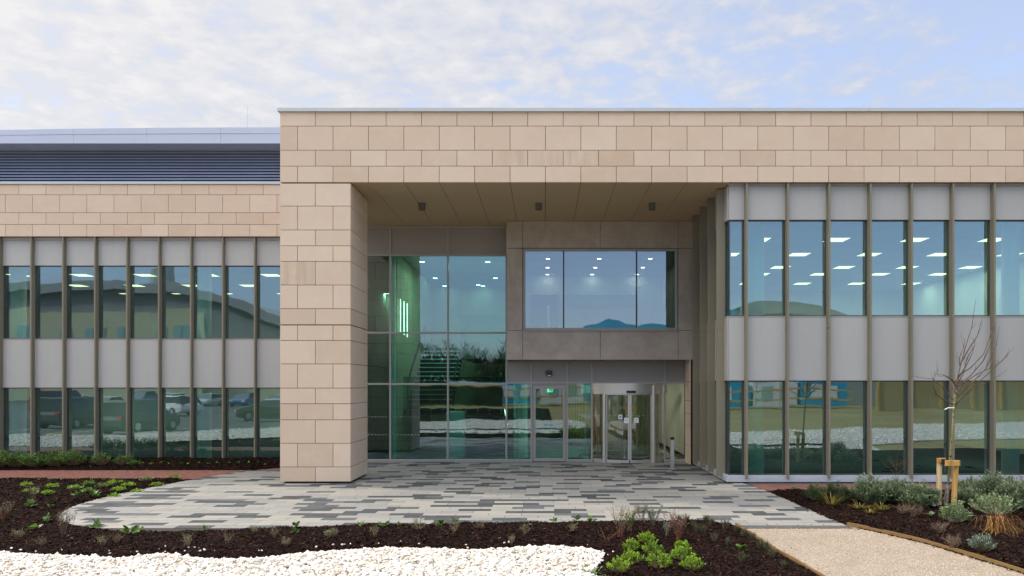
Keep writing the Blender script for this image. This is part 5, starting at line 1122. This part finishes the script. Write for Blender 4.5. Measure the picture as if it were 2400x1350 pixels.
# cars
def car(name, x, y, rz, paint, label, L=4.4, Wd=1.82, Hh=1.5, van=False):
    T = thing(name, (x, y, -.03), label, 'car' if not van else 'van', 'vehicles in the car park', rz=rz)
    st = [(-L/2,.45,.75,.70),(-L/2+.08,.28,.95,.85),(-L/2+.6,.2,1.0,.9),(-L*.1,.2,1.0,.91),(L*.2,.2,.98,.91),(L/2-.5,.2,.88,.88),(L/2-.08,.28,.75,.8),(L/2,.4,.62,.68)]
    if van: st = [(a, b, c*1.1, d_) for a, b, c, d_ in st]
    b = MB(); vs = []
    for (xs__, zl_, zh, hw) in st:
        hw = hw*Wd/1.82; vs += [(xs__,-hw,zl_),(xs__,-hw*1.02,(zl_+zh)/2),(xs__,-hw*.94,zh),(xs__,hw*.94,zh),(xs__,hw*1.02,(zl_+zh)/2),(xs__,hw,zl_)]
    fs = []
    for i in range(len(st)-1):
        for k in range(6): fs.append((i*6+k, i*6+(k+1)%6, (i+1)*6+(k+1)%6, (i+1)*6+k))
    fs += [tuple(range(6))[::-1], tuple((len(st)-1)*6+k for k in range(6))]; b.add(vs, fs); b.build('body', mat(paint), T, bevel=.03)
    zb_ = 1.08 if van else .95; c0, c1, r0, r1 = (-L/2+.1, L*.30, -L/2+.35, L*.10); hw, rw = .84*Wd/1.82, .66*Wd/1.82
    g_ = MB(); g_.add([(c0,-hw,zb_),(c1,-hw,zb_-.02),(c1,hw,zb_-.02),(c0,hw,zb_),(r0,-rw,Hh-.04),(r1,-rw,Hh-.06),(r1,rw,Hh-.06),(r0,rw,Hh-.04)], [(0,1,5,4),(1,2,6,5),(2,3,7,6),(3,0,4,7),(4,5,6,7)]); g_.build('windows', mat('car_glass'), T)
    MB().add([(r0-.03,-rw-.02,Hh-.06),(r1+.03,-rw-.02,Hh-.08),(r1+.03,rw+.02,Hh-.08),(r0-.03,rw+.02,Hh-.06),(r0,-rw+.05,Hh),(r1,-rw+.05,Hh-.02),(r1,rw-.05,Hh-.02),(r0,rw-.05,Hh)], [(0,1,5,4),(1,2,6,5),(2,3,7,6),(3,0,4,7),(4,5,6,7),(3,2,1,0)]).build('roof', mat(paint), T)
    for sx_ in (-L*.31, L*.31):
        for sy_ in (-1, 1): 
            w_ = MB().tube([(sx_, sy_*(Wd/2-.2), .33),(sx_, sy_*(Wd/2+.01), .33)], .33, 20).build('wheel', mat('black_plastic'), T); MB().tube([(sx_, sy_*(Wd/2+.005), .33),(sx_, sy_*(Wd/2+.02), .33)], .2, 12).build('rim', mat('steel'), w_)
    for sy_ in (-.62, .62): MB().box(-L/2-.01, -L/2+.1, sy_-.1, sy_+.1, .8, 1.0).build('tail_light', mat('tail_red'), T); MB().box(L/2-.12, L/2+.01, sy_-.14, sy_+.14, .55, .7).build('headlight', mat('plastic_white'), T)
    return T
painted('car_black', (.06,.065,.07), .5, .4); painted('car_white', (.7,.7,.7), .25, .5); painted('car_red', (.35,.02,.02), .25, .5); painted('car_silver', (.4,.42,.45), .25, .5); painted('car_blue', (.04,.1,.3), .25, .5); painted('car_glass', (.03,.04,.05), .1, .6); painted('tail_red', (.5,.02,.02), .3, .5)
car('parked_car', -21.7, 9.3, R(-80), 'car_black', 'black estate car parked nearest the gravel, its tail towards the building', 4.7, 1.9, 1.72)
car('parked_car', -30.2, -11, R(200), 'car_white', 'white hatchback parked alone mid car park', 4.3, 1.85, 1.6); car('parked_car', -19.6, -3, R(160), 'car_black', 'dark saloon parked nearest the entrance path', 4.5, 1.8, 1.42)
car('parked_van', -28.6, 4, R(-85), 'car_black', 'dark grey van parked left of the black estate', 4.7, 1.9, 1.85, True); car('parked_van', -40, -12, R(-88), 'car_red', 'red van parked behind the dark grey van', 5.0, 2.0, 2.2, True)
for k, (x, c, nm) in enumerate(((-52,'car_silver','silver'),(-48.5,'car_white','white'),(-44.5,'car_blue','blue'),(-41,'car_white','white'),(-37.5,'car_silver','silver'),(-33.8,'car_blue','blue'),(-30,'car_silver','silver'),(-26.2,'car_red','red'))):
    car('parked_car', x, -33, R(90), c, f'{nm} car in the far row of the car park, {ordn[k]} from the left', 4.3, 1.8, 1.5)
b = MB()
for k in range(12): b.add([(-44+2.6*k,6,-.026),(-43.9+2.6*k,6,-.026),(-43.9+2.6*k,11,-.026),(-44+2.6*k,11,-.026)], [(0,1,2,3)]); 
for k in range(12): b.add([(-44+2.6*k,-14,-.026),(-43.9+2.6*k,-14,-.026),(-43.9+2.6*k,-9,-.026),(-44+2.6*k,-9,-.026)], [(0,1,2,3)])
o = b.build('parking_lines', mat('road_white')); tag(o, kind='structure')
b = MB()
for k in range(7): b.add([(-25.8+.5*k,10.2,-.022),(-25.65+.5*k,10.2,-.022),(-25.25+.5*k,11.6,-.022),(-25.4+.5*k,11.6,-.022)], [(0,1,2,3)])
o = b.build('hatched_marking', mat('road_yellow')); tag(o, kind='structure')
